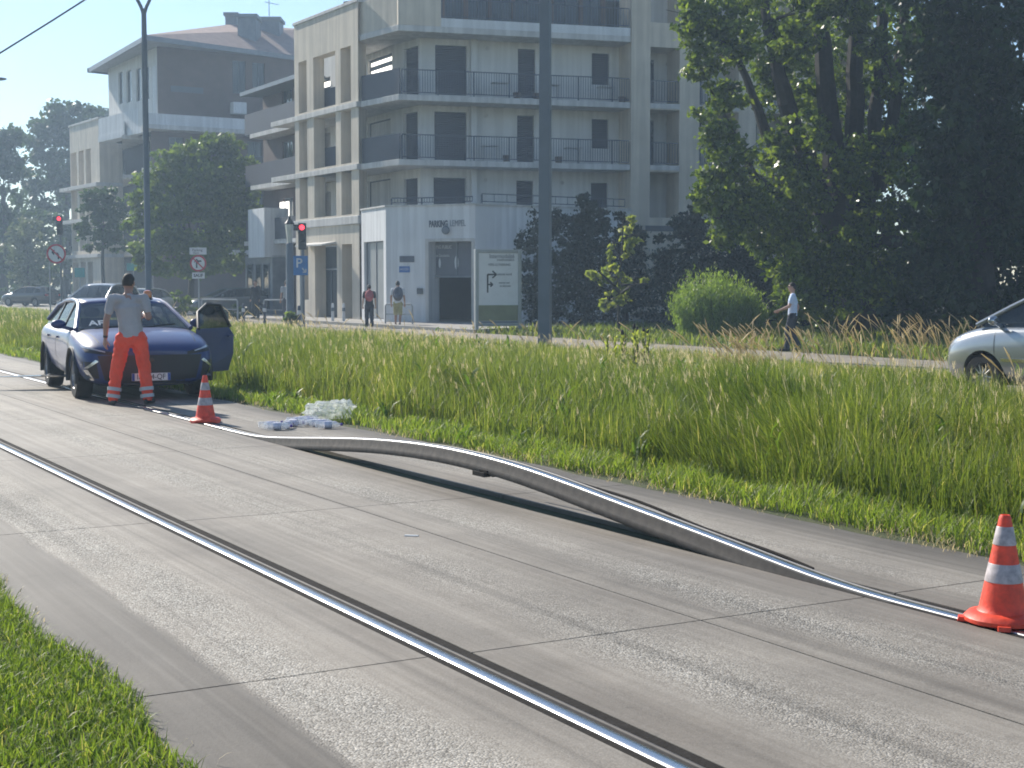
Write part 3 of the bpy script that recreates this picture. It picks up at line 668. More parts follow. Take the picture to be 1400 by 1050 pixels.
    # seats seen through the glass
    for sx in (-.36, .36):
        s_ = MB(); s_.hexa([(sx-.22,-.15,.5),(sx+.22,-.15,.5),(sx+.22,.35,.55),(sx-.22,.35,.55)], [(sx-.22,-.15,.68),(sx+.22,-.15,.68),(sx+.22,.35,.7),(sx-.22,.35,.7)])
        s_.hexa([(sx-.22,-.15,.6),(sx+.22,-.15,.6),(sx+.22,.0,.62),(sx-.22,.0,.62)], [(sx-.17,-.38,1.13),(sx+.17,-.38,1.13),(sx+.17,-.30,1.14),(sx-.17,-.30,1.14)])
        s_.ball((sx,-.36,1.23), (.12,.05,.09), 10, 7); s_.build('seat', m_seat, t, True)
    return t, h
half = lambda zb, wb, wm, zm, ws, zs, wt, zt, cr=.03: [(0, zb), (wb, zb), (wm, zm), (ws, zs), (wt, zt), (wt*.55, zt+cr*.8), (0, zt+cr)]
cross_hull = [
 (2.16, half(.30,.50,.62,.45,.60,.62,.50,.70,.01)),
 (2.13, half(.22,.68,.80,.44,.78,.64,.64,.755,.015)),
 (1.98, half(.19,.78,.90,.48,.885,.72,.74,.84,.025)),
 (1.66, half(.19,.82,.935,.52,.925,.80,.78,.925,.03)),
 (1.25, half(.19,.84,.945,.56,.93,.86,.80,.975,.035)),
 (.80, half(.19,.85,.93,.58,.915,.90,.83,1.01,.03)),
 (.2, half(.20,.85,.92,.58,.915,.90,.86,.985,.0)),
 (-.8, half(.20,.85,.93,.60,.93,.92,.86,1.0,.0)),
 (-1.4, half(.22,.84,.955,.66,.95,.94,.84,1.03,.0)),
 (-1.9, half(.28,.80,.93,.70,.91,.95,.78,1.06,.01)),
 (-2.2, half(.36,.72,.84,.70,.82,.93,.68,1.05,.01)),
 (-2.26, half(.42,.62,.72,.70,.70,.90,.58,1.0,.01))]
cross = dict(axles=(1.33,-1.33,.34,1.58), hull=cross_hull, belt=.985, cabw=(.815,.60),
             cabin=[(1.02,1.0),(.62,1.175),(.2,1.355),(-.1,1.405),(-.6,1.425),(-1.1,1.405),(-1.6,1.33),(-2.02,1.09)], ws=2, rw=1, pillars=(-.22,-1.12), mirror=.62)
m_blue = mat('dark_blue_paint', (.015,.036,.15), .42, var=.05, metal=.0, coat=.4)
# heading of the parked car: towards the camera, turned 25 degrees to its left
hd = R(25); rzc = math.pi+hd               # local +y points to the camera, swung to the right of the picture
fr = gnd(112, 544); CS = 1.045
ca, sa = math.cos(rzc), math.sin(rzc)
# the front wheel on the picture's left is at local (+.79, 1.33)
org = Vector((fr.x-CS*(.79*ca-1.33*sa), fr.y-CS*(.79*sa+1.33*ca), 0))
CAR, H_ = car('parked_car', 'dark blue crossover with its front door open and an orange beacon on its roof', 'car', org, rzc, m_blue, cross)
def cl(x, y, z=0): return Vector((org.x+CS*(x*ca-y*sa), org.y+CS*(x*sa+y*ca), z*CS*.94))
CAR.scale = (CS, CS, CS*.94)
patch('grille', H_, [(-.60,.25),(.60,.25),(.70,.655),(-.70,.655)], 'y+', m_trim, CAR, .008, 16, 6)
patch('lower_lip', H_, [(-.62,.215),(.62,.215),(.64,.245),(-.64,.245)], 'y+', m_chrome, CAR, .012, 16, 2)
for s in (-1, 1):
    patch('headlight', H_, [(s*.84,.70),(s*.50,.655),(s*.50,.70),(s*.86,.79)], 'y+', m_trim, CAR, .008, 8, 3)
    patch('running_light', H_, [(s*.86,.765),(s*.60,.70),(s*.60,.715),(s*.87,.80)], 'y+', m_lens, CAR, .014, 8, 2)
    patch('air_intake', H_, [(s*.86,.33),(s*.68,.33),(s*.72,.57),(s*.88,.57)], 'y+', m_trim, CAR, .007, 5, 6)
    patch('trim_blade', H_, [(s*.775,.29),(s*.735,.30),(s*.825,.46),(s*.865,.45)], 'y+', m_chrome, CAR, .022, 3, 5)
    patch('trim_blade', H_, [(s*.865,.475),(s*.825,.475),(s*.69,.575),(s*.73,.60)], 'y+', m_chrome, CAR, .022, 3, 5)
    patch('sill', H_, [(-.95,.20),(.95,.20),(.95,.255),(-.95,.245)], 'x+' if s > 0 else 'x-', m_chrome, CAR, .012, 12, 2)
    patch('cladding', H_, [(-.93,.255),(.93,.255),(.93,.33),(-.93,.33)], 'x+' if s > 0 else 'x-', m_trim, CAR, .008, 12, 2)
    for y0, y1 in ((-.2, 1.0), (-1.0, -.22)):   # door shut lines
        ax = 'x+' if s > 0 else 'x-'
        patch('door_seam', H_, [(y1-.012,.36),(y1,.36),(y1+.03,.98),(y1+.018,.98)], ax, m_trim, CAR, .002, 1, 10)
    for y0 in (-.1, -.92): patch('door_handle', H_, [(y0-.11,.845),(y0+.11,.845),(y0+.11,.875),(y0-.11,.875)], ax, m_blue, CAR, .03, 6, 2)
    # wheel arch cladding
    for ay in (1.33, -1.33):
        a_ = MB(); a_.tube([(s*.915, ay+.41*math.cos(q), .34+.41*math.sin(q)) for q in np.linspace(-.25, math.pi+.25, 22)], .03, 6, flat=.7); a_.build('arch_trim', m_trim, CAR, True)
MB().ball((.0,2.165,.58), (.05,.012,.035), 12, 8).build('emblem', m_frame_e, CAR, True)
pl_ = MB().box(-.26,.26,2.155,2.175,.285,.395).build('number_plate', m_plate, CAR, bevel=.004)
tx = text('plate_lettering', 'IL-314-QF', .108, m_ink, pl_, .002, sx=.86); tx.rotation_euler = (R(90), 0, R(180)); tx.location = (0, 2.176, .34)
for s in (-1, 1): MB().box(min(s*.222,s*.258), max(s*.222,s*.258), 2.1745, 2.1765, .287, .393).build('plate_band', mat('plate_blue', (.02,.08,.35), .4), pl_)
# bonnet seams, wipers, dashboard, steering wheel
for s in (-1, 1): patch('bonnet_seam', H_, [(s*.735,.98),(s*.747,.98),(s*.66,1.95),(s*.648,1.95)], 'z+', m_trim, CAR, .002, 1, 12)
wp = MB(); wp.tube([(.55,1.03,1.015),(-.05,.93,1.06)], .012, 5); wp.tube([(-.1,1.03,1.015),(-.6,.9,1.07)], .012, 5); wp.build('wiper', m_trim, CAR)
MB().hexa([(-.74,.55,.95),(.74,.55,.95),(.74,.98,.97),(-.74,.98,.97)], [(-.70,.55,1.03),(.70,.55,1.03),(.72,.95,1.02),(-.72,.95,1.02)]).build('dashboard', m_trim, CAR, bevel=.02)
sw = MB(); sw.tube([(-.36+.18*math.cos(a), .42+.05*math.sin(a), 1.0+.17*math.sin(a)) for a in np.linspace(0, 2*math.pi, 25)], .015, 6); sw.build('steering_wheel', m_trim, CAR, True)
wm = text('windscreen_lettering', 'AF', .20, m_plate, CAR, .002, bold=.004, sx=.95); 
wm.rotation_euler = (R(30), 0, math.pi); wm.location = (.50, .87, 1.085)
# open front door on the picture's right (local -x side), hinged at its front edge
door = MB(); 
dprof = [(0,.30),(-1.02,.28),(-1.14,.55),(-1.16,.86),(-1.06,.98),(0,.98)]
door.add([(0,y,z) for y,z in dprof]+[(-.05 if .4 < z < .95 else -.02,y,z) for y,z in dprof], [tuple(range(6)), tuple(range(6,12))[::-1]]+[(i,(i+1)%6,6+(i+1)%6,6+i) for i in range(6)])
do = door.build('door', m_blue, CAR, bevel=.02)
dg_ = MB().add([(-.02,-.05,.98),(-.02,-1.06,.98),(.10,-.98,1.33),(.13,-.62,1.35),(.12,-.30,1.23)], [(0,1,2,3,4)]).build('door_window', glassmat('dark_car_glass', (.012,.016,.02), .12), do)
fr_ = MB(); fr_.tube([(-.02,-.04,.98),(.12,-.30,1.23),(.135,-.62,1.355),(.105,-1.0,1.335),(-.02,-1.09,.98)], .026, 8); fr_.build('door_frame', m_trim, do, True)
MB().tube([(-.085,-.88,.84),(-.085,-1.06,.845)], .016, 6).build('door_handle', m_blue, do, True)
do.location = (-.90, .93, 0); do.rotation_euler.z = -R(40)
# beacon on the roof
bz = 1.505; bp_ = cl(-.40, -.02, 1.425)
bt = empty('beacon_lamp', 'round orange warning beacon standing on the roof of the dark blue car', 'beacon', bp_, 0)
MB().lathe([(0,0),(.075,0),(.08,.01),(.07,.035),(0,.035)], 20).build('base', m_trim, bt, True)
MB().lathe([(.062,.035),(.066,.05),(.064,.11),(.05,.14),(.02,.152),(0,.153)], 20).build('dome', mat('beacon_orange', (.75,.22,.04), .12, coat=1.0), bt, True)

# ------------------------------------------------------------------ people
def skin(segs, balls, vox, name, m, parent=None, smooth=2, wrinkle=0.0):
    """tapered limbs and ellipsoids fused into one continuous surface"""
    q = MB()
    for a, b, ra, rb in segs:
        a, b = Vector(a), Vector(b); fa = ra if isinstance(ra, tuple) else (ra, ra); fb = rb if isinstance(rb, tuple) else (rb, rb)
        n = 14; vs = []; d = (b-a).normalized()
        u = Vector((1,0,0)) if abs(d.z) > .5 else d.cross(Vector((0,0,1))).normalized()
        u = (u-d*u.dot(d)).normalized(); w_ = d.cross(u)
        rings = [(a-d*min(fa)*.95, .15, fa), (a-d*min(fa)*.7, .72, fa), (a, 1, fa), (b, 1, fb), (b+d*min(fb)*.7, .72, fb), (b+d*min(fb)*.95, .15, fb)]
        for c, s_, f_ in rings:
            for k in range(n):
                an = 2*math.pi*k/n; vs.append(c+u*math.cos(an)*f_[0]*s_+w_*math.sin(an)*f_[1]*s_)
        fs = [(i*n+k, i*n+(k+1) % n, (i+1)*n+(k+1) % n, (i+1)*n+k) for i in range(5) for k in range(n)]+[tuple(range(n))[::-1], tuple(5*n+k for k in range(n))]
        q.add(vs, fs)
    for c, r in balls: q.ball(c, r, 16, 12)
    me = bpy.data.meshes.new(name); me.from_pydata(q.v, [], q.f)
    bm = bmesh.new(); bm.from_mesh(me); bmesh.ops.remove_doubles(bm, verts=bm.verts, dist=1e-5); bmesh.ops.recalc_face_normals(bm, faces=bm.faces); bm.to_mesh(me); bm.free()
    o = link(name, me, m, None, True)
    md = o.modifiers.new('r', 'REMESH'); md.mode = 'VOXEL'; md.voxel_size = vox; md.use_smooth_shade = True
    sm = o.modifiers.new('sm', 'SMOOTH'); sm.factor = .5; sm.iterations = smooth
    baked(o)
    if wrinkle:                              # cloth folds
        from mathutils import noise
        for v in o.data.vertices:
            c = v.co; f1 = noise.noise(Vector((c.x*9, c.y*9, c.z*17+c.x*8))); f2 = abs(noise.noise(Vector((c.x*14+3, c.y*14, c.z*9+c.x*16))))
            v.co = c+v.normal*(wrinkle*(f1*.9-f2*1.3))
    if not o.data.materials: o.data.materials.append(m)
    o.data.polygons.foreach_set('use_smooth', np.ones(len(o.data.polygons), dtype=bool))
    if parent: o.parent = parent
    return o
def hand(wrist, d, palm, S, side, curl):
    """palm, four unequal bent fingers and a thumb; d = forearm direction, palm = direction the palm faces"""
    w_ = Vector(wrist); d = Vector(d).normalized(); pn = (Vector(palm)-d*Vector(palm).dot(d)).normalized(); sx = d.cross(pn)*side
    segs = [(w_, w_+d*.085*S, (.032*S, .018*S), (.040*S, .016*S))]; segs = [(w_+sx*o_*S*.5, w_+d*.085*S+sx*o_*S, .016*S, .0145*S) for o_ in (-.028, -.01, .01, .028)]
    for o_, ln in ((-.030, .062), (-.010, .074), (.011, .070), (.030, .056)):
        p = w_+d*.085*S+sx*o_*S; dd = d
        for j, f_ in enumerate((.45, .32, .27)):
            a = curl*(.6+.25*j); dd = (dd*math.cos(a)+pn*math.sin(a)).normalized(); p2 = p+dd*ln*f_*S*1.05
            segs.append((p, p2, (.0095-.0008*j)*S, (.0088-.001*j)*S)); p = p2
            pn2 = pn
    p = w_+d*.025*S-sx*.03*S; t1 = p+(d*.7-sx*.6+pn*.3).normalized()*.045*S; t2 = t1+(d*.9-sx*.1+pn*.45).normalized()*.035*S
    segs += [(p, t1, .0125*S, .011*S), (t1, t2, .0105*S, .009*S)]
    return segs
def person(label, loc, rz, J, H=1.75, vox=.012, skin_c=(.42,.24,.17), shirt=None, trousers=None, shoes=(.02,.02,.022), hair=(.02,.015,.012), shorts=False, long_sleeve=False, curl=.45, hand_palm=None, bands=None, female=False):
    S = H/1.75; m_s = mat('skin_%02d' % int(skin_c[0]*100), skin_c, .5, var=.08, scale=6)
    V = lambda p: Vector(p)*S
    j = {k: V(p) for k, p in J.items()}; ch, pe, nk, hc = j['chest'], j['pelvis'], j['neck'], j['head']
    fw = V(J.get('look', (0, 1, 0))).normalized(); rt = fw.cross(Vector((0,0,1))).normalized()
    wsh = .17 if female else .195
    segs = [(pe, (pe+ch)/2, (.150*S,.105*S), (.138*S,.098*S)), ((pe+ch)/2, ch, (.138*S,.098*S), (.165*S,.11*S)),
            (ch+V((0,0,.10)), ch+V((0,0,.14)), (.14*S,.085*S), (.09*S,.065*S)), (ch+V((0,0,.13)), nk+V((0,0,.05)), .058*S, .052*S)]
    balls = [(hc, (.075*S,.092*S,.112*S)), (hc+fw*.022*S+V((0,0,-.075)), (.055*S,.06*S,.05*S)), (hc+fw*.098*S+V((0,0,-.012)), (.014*S,.018*S,.022*S)),
             (hc+fw*.085*S+V((0,0,-.058)), (.024*S,.012*S,.010*S)), (hc+rt*.077*S+V((0,0,-.01)), (.012*S,.022*S,.03*S)), (hc-rt*.077*S+V((0,0,-.01)), (.012*S,.022*S,.03*S)),
             (hc+fw*.08*S+rt*.03*S+V((0,0,.03)), (.022*S,.012*S,.010*S)), (hc+fw*.08*S-rt*.03*S+V((0,0,.03)), (.022*S,.012*S,.010*S))]
    cl_s, cl_t, sh = [], [], []
    e = .013*S
    cl_s += [(pe+V((0,0,-.03)), (pe+ch)/2, (.165*S,.122*S), (.158*S,.115*S)), ((pe+ch)/2, ch, (.158*S,.115*S), (.18*S,.124*S)), (ch+V((0,0,.08)), ch+V((0,0,.135)), (.155*S,.098*S), (.085*S,.072*S))]
    cl_t += [(pe+V((0,0,.03)), pe+V((0,0,-.07)), (.160*S,.118*S), (.165*S,.122*S))]
    for sd_ in ('L', 'R'):
        hip, kn, an, shd, el, wr = [j[q+sd_] for q in ('hip', 'knee', 'ankle', 'sh', 'el', 'wr')]; toe = j['toe'+sd_]
        segs += [(hip, kn, .082*S, .054*S), (kn, kn+(an-kn)*.35, .054*S, .056*S), (kn+(an-kn)*.35, an, .056*S, .037*S)]
        segs += [(an, an+V((0,0,-.03)), .037*S, .036*S), (an+V((0,0,-.045)), toe+V((0,0,.03)), .036*S, .028*S)]
        segs += [(ch+V((0,0,.10)), shd, .062*S, .056*S), (shd, el, .052*S, .040*S), (el, el+(wr-el)*.3, .041*S, .042*S), (el+(wr-el)*.3, wr, .041*S, .026*S)]
        dv = (wr-el).normalized(); pn = V((hand_palm or {}).get(sd_, (-.6 if sd_ == 'R' else .6, .5, 0)))
        segs += hand(wr, dv, pn, S, 1 if sd_ == 'R' else -1, curl)
        el2 = el if long_sleeve else shd+(el-shd)*.62
        cl_s += [(ch+V((0,0,.085)), shd, .078*S, .070*S), (shd, el2, .068*S, .062*S)]
        if long_sleeve: cl_s += [(el, wr, .056*S, .040*S)]
        if shorts: cl_t += [(hip, hip+(kn-hip)*.95, .102*S, .088*S)]
        else: cl_t += [(hip, kn, .112*S, .088*S), (kn, an+V((0,0,.02)), .088*S, .080*S)]
        d2 = (toe-an); d2.z = 0; d2.normalize()
        sh.append(([(an+V((0,0,.02)), an+V((0,0,-.03)), .046*S, .047*S), (an-d2*.035*S+V((0,0,-.045)), Vector((toe.x, toe.y, toe.z+.038*S)), .040*S, .034*S)], sd_))
    b = skin(segs, balls, vox, 'person', m_s); b.location = loc; b.rotation_euler.z = rz; tag(b, label, 'person')
    # eyes
    for s_ in (-1, 1):
        ey = MB().ball(hc+fw*.083*S+rt*(.031*S*s_)+V((0,0,.008)), .0125*S, 10, 8).build('eye', mat('eye_white', (.75,.74,.72), .2), b, True)
    sv = max(vox, .012)
    skin(cl_s, [], sv, 'shirt', mat('shirt_%d_%d_%d' % tuple(int(c*99) for c in shirt), shirt, .85, var=.12, scale=5, bump=.35, bscale=16), b, 3, .006)
    tm = mat('trousers_%d_%d_%d' % tuple(int(c*99) for c in trousers), trousers, .8, var=.12, scale=7, bump=.4, bscale=12)
    skin(cl_t, [], sv, 'shorts' if shorts else 'trousers', tm, b, 2, .016)
    for sgm, sd_ in sh: skin(sgm, [], sv*.8, 'shoe', mat('shoe_%d' % int(shoes[0]*99), shoes, .6), b, 1)
    # hair: a cap over the skull, open over the face
    bm = bmesh.new(); bmesh.ops.create_uvsphere(bm, u_segments=24, v_segments=16, radius=1)
    for v in list(bm.verts):
        front = v.co.y
        if v.co.z < .12+.5*max(0, front-.15) and front > -.25 or v.co.z < -.45: bm.verts.remove(v)
    for v in bm.verts:
        k_ = 1+.03*math.sin(v.co.x*19+v.co.z*13)*math.sin(v.co.y*17); v.co = Vector((v.co.x*.084*k_, v.co.y*.101*k_, v.co.z*.122*k_))*S
    me = bpy.data.meshes.new('hair'); bm.to_mesh(me); bm.free()
    h_ = link('hair', me, mat('hair_%d' % int(hair[0]*99), hair, .7, bump=.6, bscale=90), b, True)
    h_.location = hc+V((0,0,.004)); h_.rotation_euler.z = math.atan2(-fw.x, fw.y)
    md = h_.modifiers.new('so', 'SOLIDIFY'); md.thickness = .012; baked(h_)
    if bands:
        for sd_ in ('L', 'R'):
            kn, an = j['knee'+sd_], j['ankle'+sd_]
            for f0, f1 in bands:
                a, c = kn.lerp(an, f0), kn.lerp(an, f1); r0 = (.088-.008*f0)*S+.011
                MB().tube([a, c], [r0, r0], 18, caps=False).build('reflective_band', mat('cloth_band', (.48,.49,.50), .45, var=.15), b, True)
    return b
stand = dict(pelvis=(0,0,.95), chest=(0,.0,1.30), neck=(0,.01,1.49), head=(0,.02,1.63), hipL=(-.09,0,.90), hipR=(.09,0,.90), kneeL=(-.10,.02,.49), kneeR=(.10,.02,.49),
             ankleL=(-.11,-.02,.085), ankleR=(.11,-.02,.085), toeL=(-.14,.15,.0), toeR=(.14,.15,.0), shL=(-.195,0,1.42), shR=(.195,0,1.42), elL=(-.25,-.03,1.13), elR=(.25,-.03,1.13), wrL=(-.26,.05,.88), wrR=(.26,.05,.88))
# the worker: faces the car (away from the camera), feet apart, one arm down, the other bent in front of him
J = dict(stand); J.update(pelvis=(.0,0,.94), chest=(-.03,.02,1.29), neck=(-.03,.05,1.48), head=(-.03,.07,1.62), look=(.25,.95,-.15), hipL=(-.10,0,.88), hipR=(.10,0,.88),
     kneeL=(-.19,.03,.47), kneeR=(.16,.03,.47), ankleL=(-.245,-.02,.085), ankleR=(.20,-.02,.085), toeL=(-.30,.13,0), toeR=(.26,.13,0),
     shL=(-.235,.0,1.41), shR=(.175,.02,1.41), elL=(-.31,-.05,1.13), elR=(.235,-.04,1.16), wrL=(-.335,.02,.88), wrR=(.16,.20,1.20))
wp_ = gnd(181, 553)
person('workman in grey t-shirt and orange trousers, back turned, in front of the dark blue car', (wp_.x, wp_.y, 0), R(10), J, 1.80, .0085, (.36,.20,.15), (.40,.385,.40), (.90,.085,.035), bands=[(.62,.74),(.86,.98)], curl=.35)
wat = MB(); 
W_ = bpy.data.objects['person']; a = Vector((.16,.20,1.20))*1.8/1.75; d = (a-Vector((.235,-.04,1.16))*1.8/1.75).normalized()
wat.tube([a-d*.035, a-d*.012], .034, 16); wat.build('wrist_watch', m_chrome, W_, True)
a = Vector((-.335,.02,.88))*1.8/1.75; d = (a-Vector((-.31,-.05,1.13))*1.8/1.75).normalized(); MB().tube([a-d*.05, a-d*.02], .033, 16).build('wristband', m_trim, W_, True)

# man in a pale blue shirt walking left along the road
J = dict(stand); J.update(look=(0,1,0), kneeL=(-.09,.12,.50), kneeR=(.09,.03,.49), ankleL=(-.09,.13,.09), ankleR=(.09,-.16,.12), toeL=(-.10,.31,.01), toeR=(.10,.0,.0), hipL=(-.09,.02,.90), hipR=(.09,-.02,.90),
     elL=(-.25,.10,1.15), wrL=(-.23,.34,1.05), elR=(.24,-.14,1.14), wrR=(.24,-.08,.88))
p = at(1083, 480, 36.0)
person('man in pale blue shirt and sunglasses walking along the road before the dark trees', (p.x, p.y, 0), R(82), J, 1.68, .012, (.45,.27,.20), (.50,.60,.78), (.03,.035,.05), long_sleeve=False)
WM = [o for o in bpy.data.objects if o.name.startswith('person')][-1]
MB().box(-.07,.07,.098,.115,1.565,1.60).build('sunglasses', m_trim, WM, bevel=.006)
# two people with rucksacks walking away beside the parking entrance, others by the barriers
J = dict(stand); J.update(kneeL=(-.10,.12,.50), ankleL=(-.10,.10,.09), toeL=(-.11,.28,.02), ankleR=(.10,-.18,.11), toeR=(.11,-.02,.01), kneeR=(.1,-.02,.49))
def bag(label, p, rz, col, z, h=.48, wd=.34):
    t = empty('rucksack', label, 'rucksack', (p.x, p.y, z), rz); m_ = mat('rucksack_%d_%d' % (int(col[0]*99), int(col[2]*99)), col, .8, var=.2, bump=.4)
    q = MB(); q.ball((0,-.02,h*.5), (wd*.5,.13,h*.55), 16, 12); q.build('pack', m_, t, True)
    MB().ball((0,-.13,h*.33), (wd*.36,.07,h*.25), 12, 9).build('pocket', m_, t, True)
    for s in (-1, 1): MB().tube([(s*.11,.07,h*.95),(s*.12,.16,h*.85),(s*.13,.19,h*.45),(s*.12,.08,h*.12)], .016, 6, flat=.5).build('strap', m_, t, True)
p = at(505, 444, 56); person('dark haired person in dark trousers walking away with a red rucksack', (p.x, p.y, 0), R(8), J, 1.62, .016, (.4,.24,.17), (.03,.03,.035), (.035,.035,.045), female=True)
bag('red and black rucksack on the back of the dark haired walker', Vector((p.x+.02, p.y-.17, 0)), R(8), (.42,.10,.11), 1.0, .40, .33)
p = at(544, 446, 56.5); person('person in white shirt and khaki shorts walking away with a big grey rucksack', (p.x, p.y, 0), R(-5), J, 1.76, .016, (.4,.24,.17), (.62,.64,.66), (.36,.33,.16), shorts=True)
bag('big grey rucksack on the back of the walker in khaki shorts', Vector((p.x+.02, p.y-.18, 0)), R(-5), (.10,.11,.14), 1.02, .50, .40)
J3 = dict(stand); p = at(350, 437, 66); person('person all in black standing by the street railing under the tree', (p.x, p.y, .1), R(150), J3, 1.72, .018, (.4,.24,.17), (.02,.02,.025), (.02,.02,.025), long_sleeve=True)
p = at(392, 437, 62.5); person('person in grey shirt standing half hidden behind the lantern post', (p.x, p.y, .1), R(30), J3, 1.70, .018, (.4,.24,.17), (.35,.37,.40), (.05,.05,.07))

# ------------------------------------------------------------------ bottles and bag by the rail
m_pet = filmmat('clear_plastic', (.75,.80,.85), .38, .05, .25); m_cap = mat('purple_cap', (.10,.05,.30), .4); m_lab = mat('bottle_label', (.62,.60,.68), .5, var=.3, scale=30)
def bottle(label, p, rz, grp):
    t = empty('water_bottle', label, 'bottle', (p.x, p.y, .045), rz, grp)
    MB().lathe([(0,-.15),(.035,-.15),(.042,-.14),(.042,-.09),(.039,-.08),(.042,-.07),(.042,.04),(.038,.05),(.042,.06),(.036,.09),(.016,.125),(.014,.14),(0,.14)], 16, axis='y').build('bottle_body', m_pet, t, True)
    MB().lathe([(0,.165),(.016,.163),(.017,.14),(.015,.135)], 12, axis='y').build('cap', m_cap, t, True)
    MB().lathe([(.0428,-.05),(.0432,-.045),(.0432,.03),(.0428,.035)], 16, axis='y').build('paper_label', m_lab, t, True)
BT = [(371,583,-1.2),(380,585,-1.5),(393,583,-.2),(401,580,1.2),(409,577,-1.3),(418,575.5,1.7),(424,578,-1.1),(432,580,1.4),(441,580.5,-1.4),(449,583,-1.3)]
for i, (px, py, a) in enumerate(BT):
    p = gnd(px, py+3); bottle('clear plastic water bottle lying on the concrete among others beside the crumpled bag', p, a, 'plastic water bottles lying behind the buckled rail')
def bagmesh():
    bm = bmesh.new(); bmesh.ops.create_icosphere(bm, subdivisions=5, radius=1)
    from mathutils import noise
    for v in bm.verts:
        c = v.co.copy(); c = c+Vector((noise.noise(c*4), noise.noise(c*4+Vector((9,2,1))), noise.noise(c*4+Vector((1,7,3)))))*.22; n1 = noise.noise(c*1.6+Vector((3,1,7))); n2 = noise.ridged_multi_fractal(Vector((c.x*1.5,c.y*1.5,c.z*3.2)), .9, 2.0, 4, 1.0, 2.0, noise_basis='PERLIN_ORIGINAL')
        f_ = 1+.40*n1+.15*(n2-1.0)
        v.co = Vector((c.x*.28*f_, c.y*.18*f_, max(-.02, c.z*.12*f_+.06)))
        e_ = max(0, c.x-.35); v.co.z += e_*.16*max(0,c.z); e2 = max(0, -c.x-.55); v.co.z += e2*.14*max(0,c.z)
    me = bpy.data.meshes.new('plastic_bag'); bm.to_mesh(me); bm.free(); return me
p = gnd(452, 573); o = link('plastic_bag', bagmesh(), filmmat('bag_film', (.82,.85,.83), .56, .14, .45), None, True); o.location = (p.x, p.y, .03); o.rotation_euler.z = .15
tag(o, 'crumpled clear plastic bag lying on the grass edge above the bottles', 'plastic bag')
p = gnd(562, 733); o = MB().hexa([(-.045,-.008,0),(.045,-.014,0),(.05,.008,0),(-.04,.012,0)], [(-.045,-.008,.008),(.045,-.014,.006),(.05,.008,.007),(-.04,.012,.009)]).build('paper_scrap', m_plate, bevel=.002); o.location = p; tag(o, 'tiny scrap of white paper lying on the concrete by the middle joint', 'litter')
# ------------------------------------------------------------------ building helpers
class Plane:
    """a vertical wall plane through two plan points; u runs from A to B, offsets go towards the viewer's side"""
    def __init__(s, A, B, off=0.0):
        A, B = Vector((A[0], A[1], 0)), Vector((B[0], B[1], 0)); s.d = (B-A).normalized(); s.n = Vector((s.d.y, -s.d.x, 0)); s.A = A+s.n*off; s.L = (B-A).length
    def uz(s, px, py):
        r = ray(px, py); t = (s.A-Vector((0,0,0))).dot(s.n)/r.dot(s.n); p = Vector((r.x*t, r.y*t, CAM_H+r.z*t)); return (p-s.A).dot(s.d), p.z
    def u(s, px, py=300): return s.uz(px, py)[0]
    def z(s, px, py): return s.uz(px, py)[1]
    def pt(s, u, z, o=0.0): p = s.A+s.d*u+s.n*o; return Vector((p.x, p.y, z))
    def rect(s, x0, y0, x1, y1):
        (u0, za), (u1, zb) = s.uz(x0, (y0+y1)/2), s.uz(x1, (y0+y1)/2); xm = (x0+x1)/2
        return (min(u0,u1), max(u0,u1), s.z(xm, y1), s.z(xm, y0))
    def shifted(s, o): q = Plane((0,0),(1,0)); q.d, q.n, q.L = s.d, s.n, s.L; q.A = s.A+s.n*o; return q
def pbox(q, P, u0, u1, z0, z1, o0, o1):
    return q.hexa([P.pt(u0,z0,o0),P.pt(u1,z0,o0),P.pt(u1,z0,o1),P.pt(u0,z0,o1)], [P.pt(u0,z1,o0),P.pt(u1,z1,o0),P.pt(u1,z1,o1),P.pt(u0,z1,o1)])
def facade(q, P, u0, u1, z0, z1, ops, depth=.18):
    """wall sheet with real openings and reveals"""
    us = sorted({u0, u1, *[min(max(v, u0), u1) for o in ops for v in o[:2]]}); zs = sorted({z0, z1, *[min(max(v, z0), z1) for o in ops for v in o[2:4]]})
    for a, b in zip(us, us[1:]):
        for c, d in zip(zs, zs[1:]):
            m = ((a+b)/2, (c+d)/2)
            if any(o[0] < m[0] < o[1] and o[2] < m[1] < o[3] for o in ops): continue
            q.quad(P.pt(a,c), P.pt(b,c), P.pt(b,d), P.pt(a,d))
    for o in ops:
        a, b, c, d = o[:4]
        for e, f in (((a,c),(a,d)),((a,d),(b,d)),((b,d),(b,c)),((b,c),(a,c))):
            q.quad(P.pt(*e), P.pt(*f), P.pt(*f,-depth), P.pt(*e,-depth))
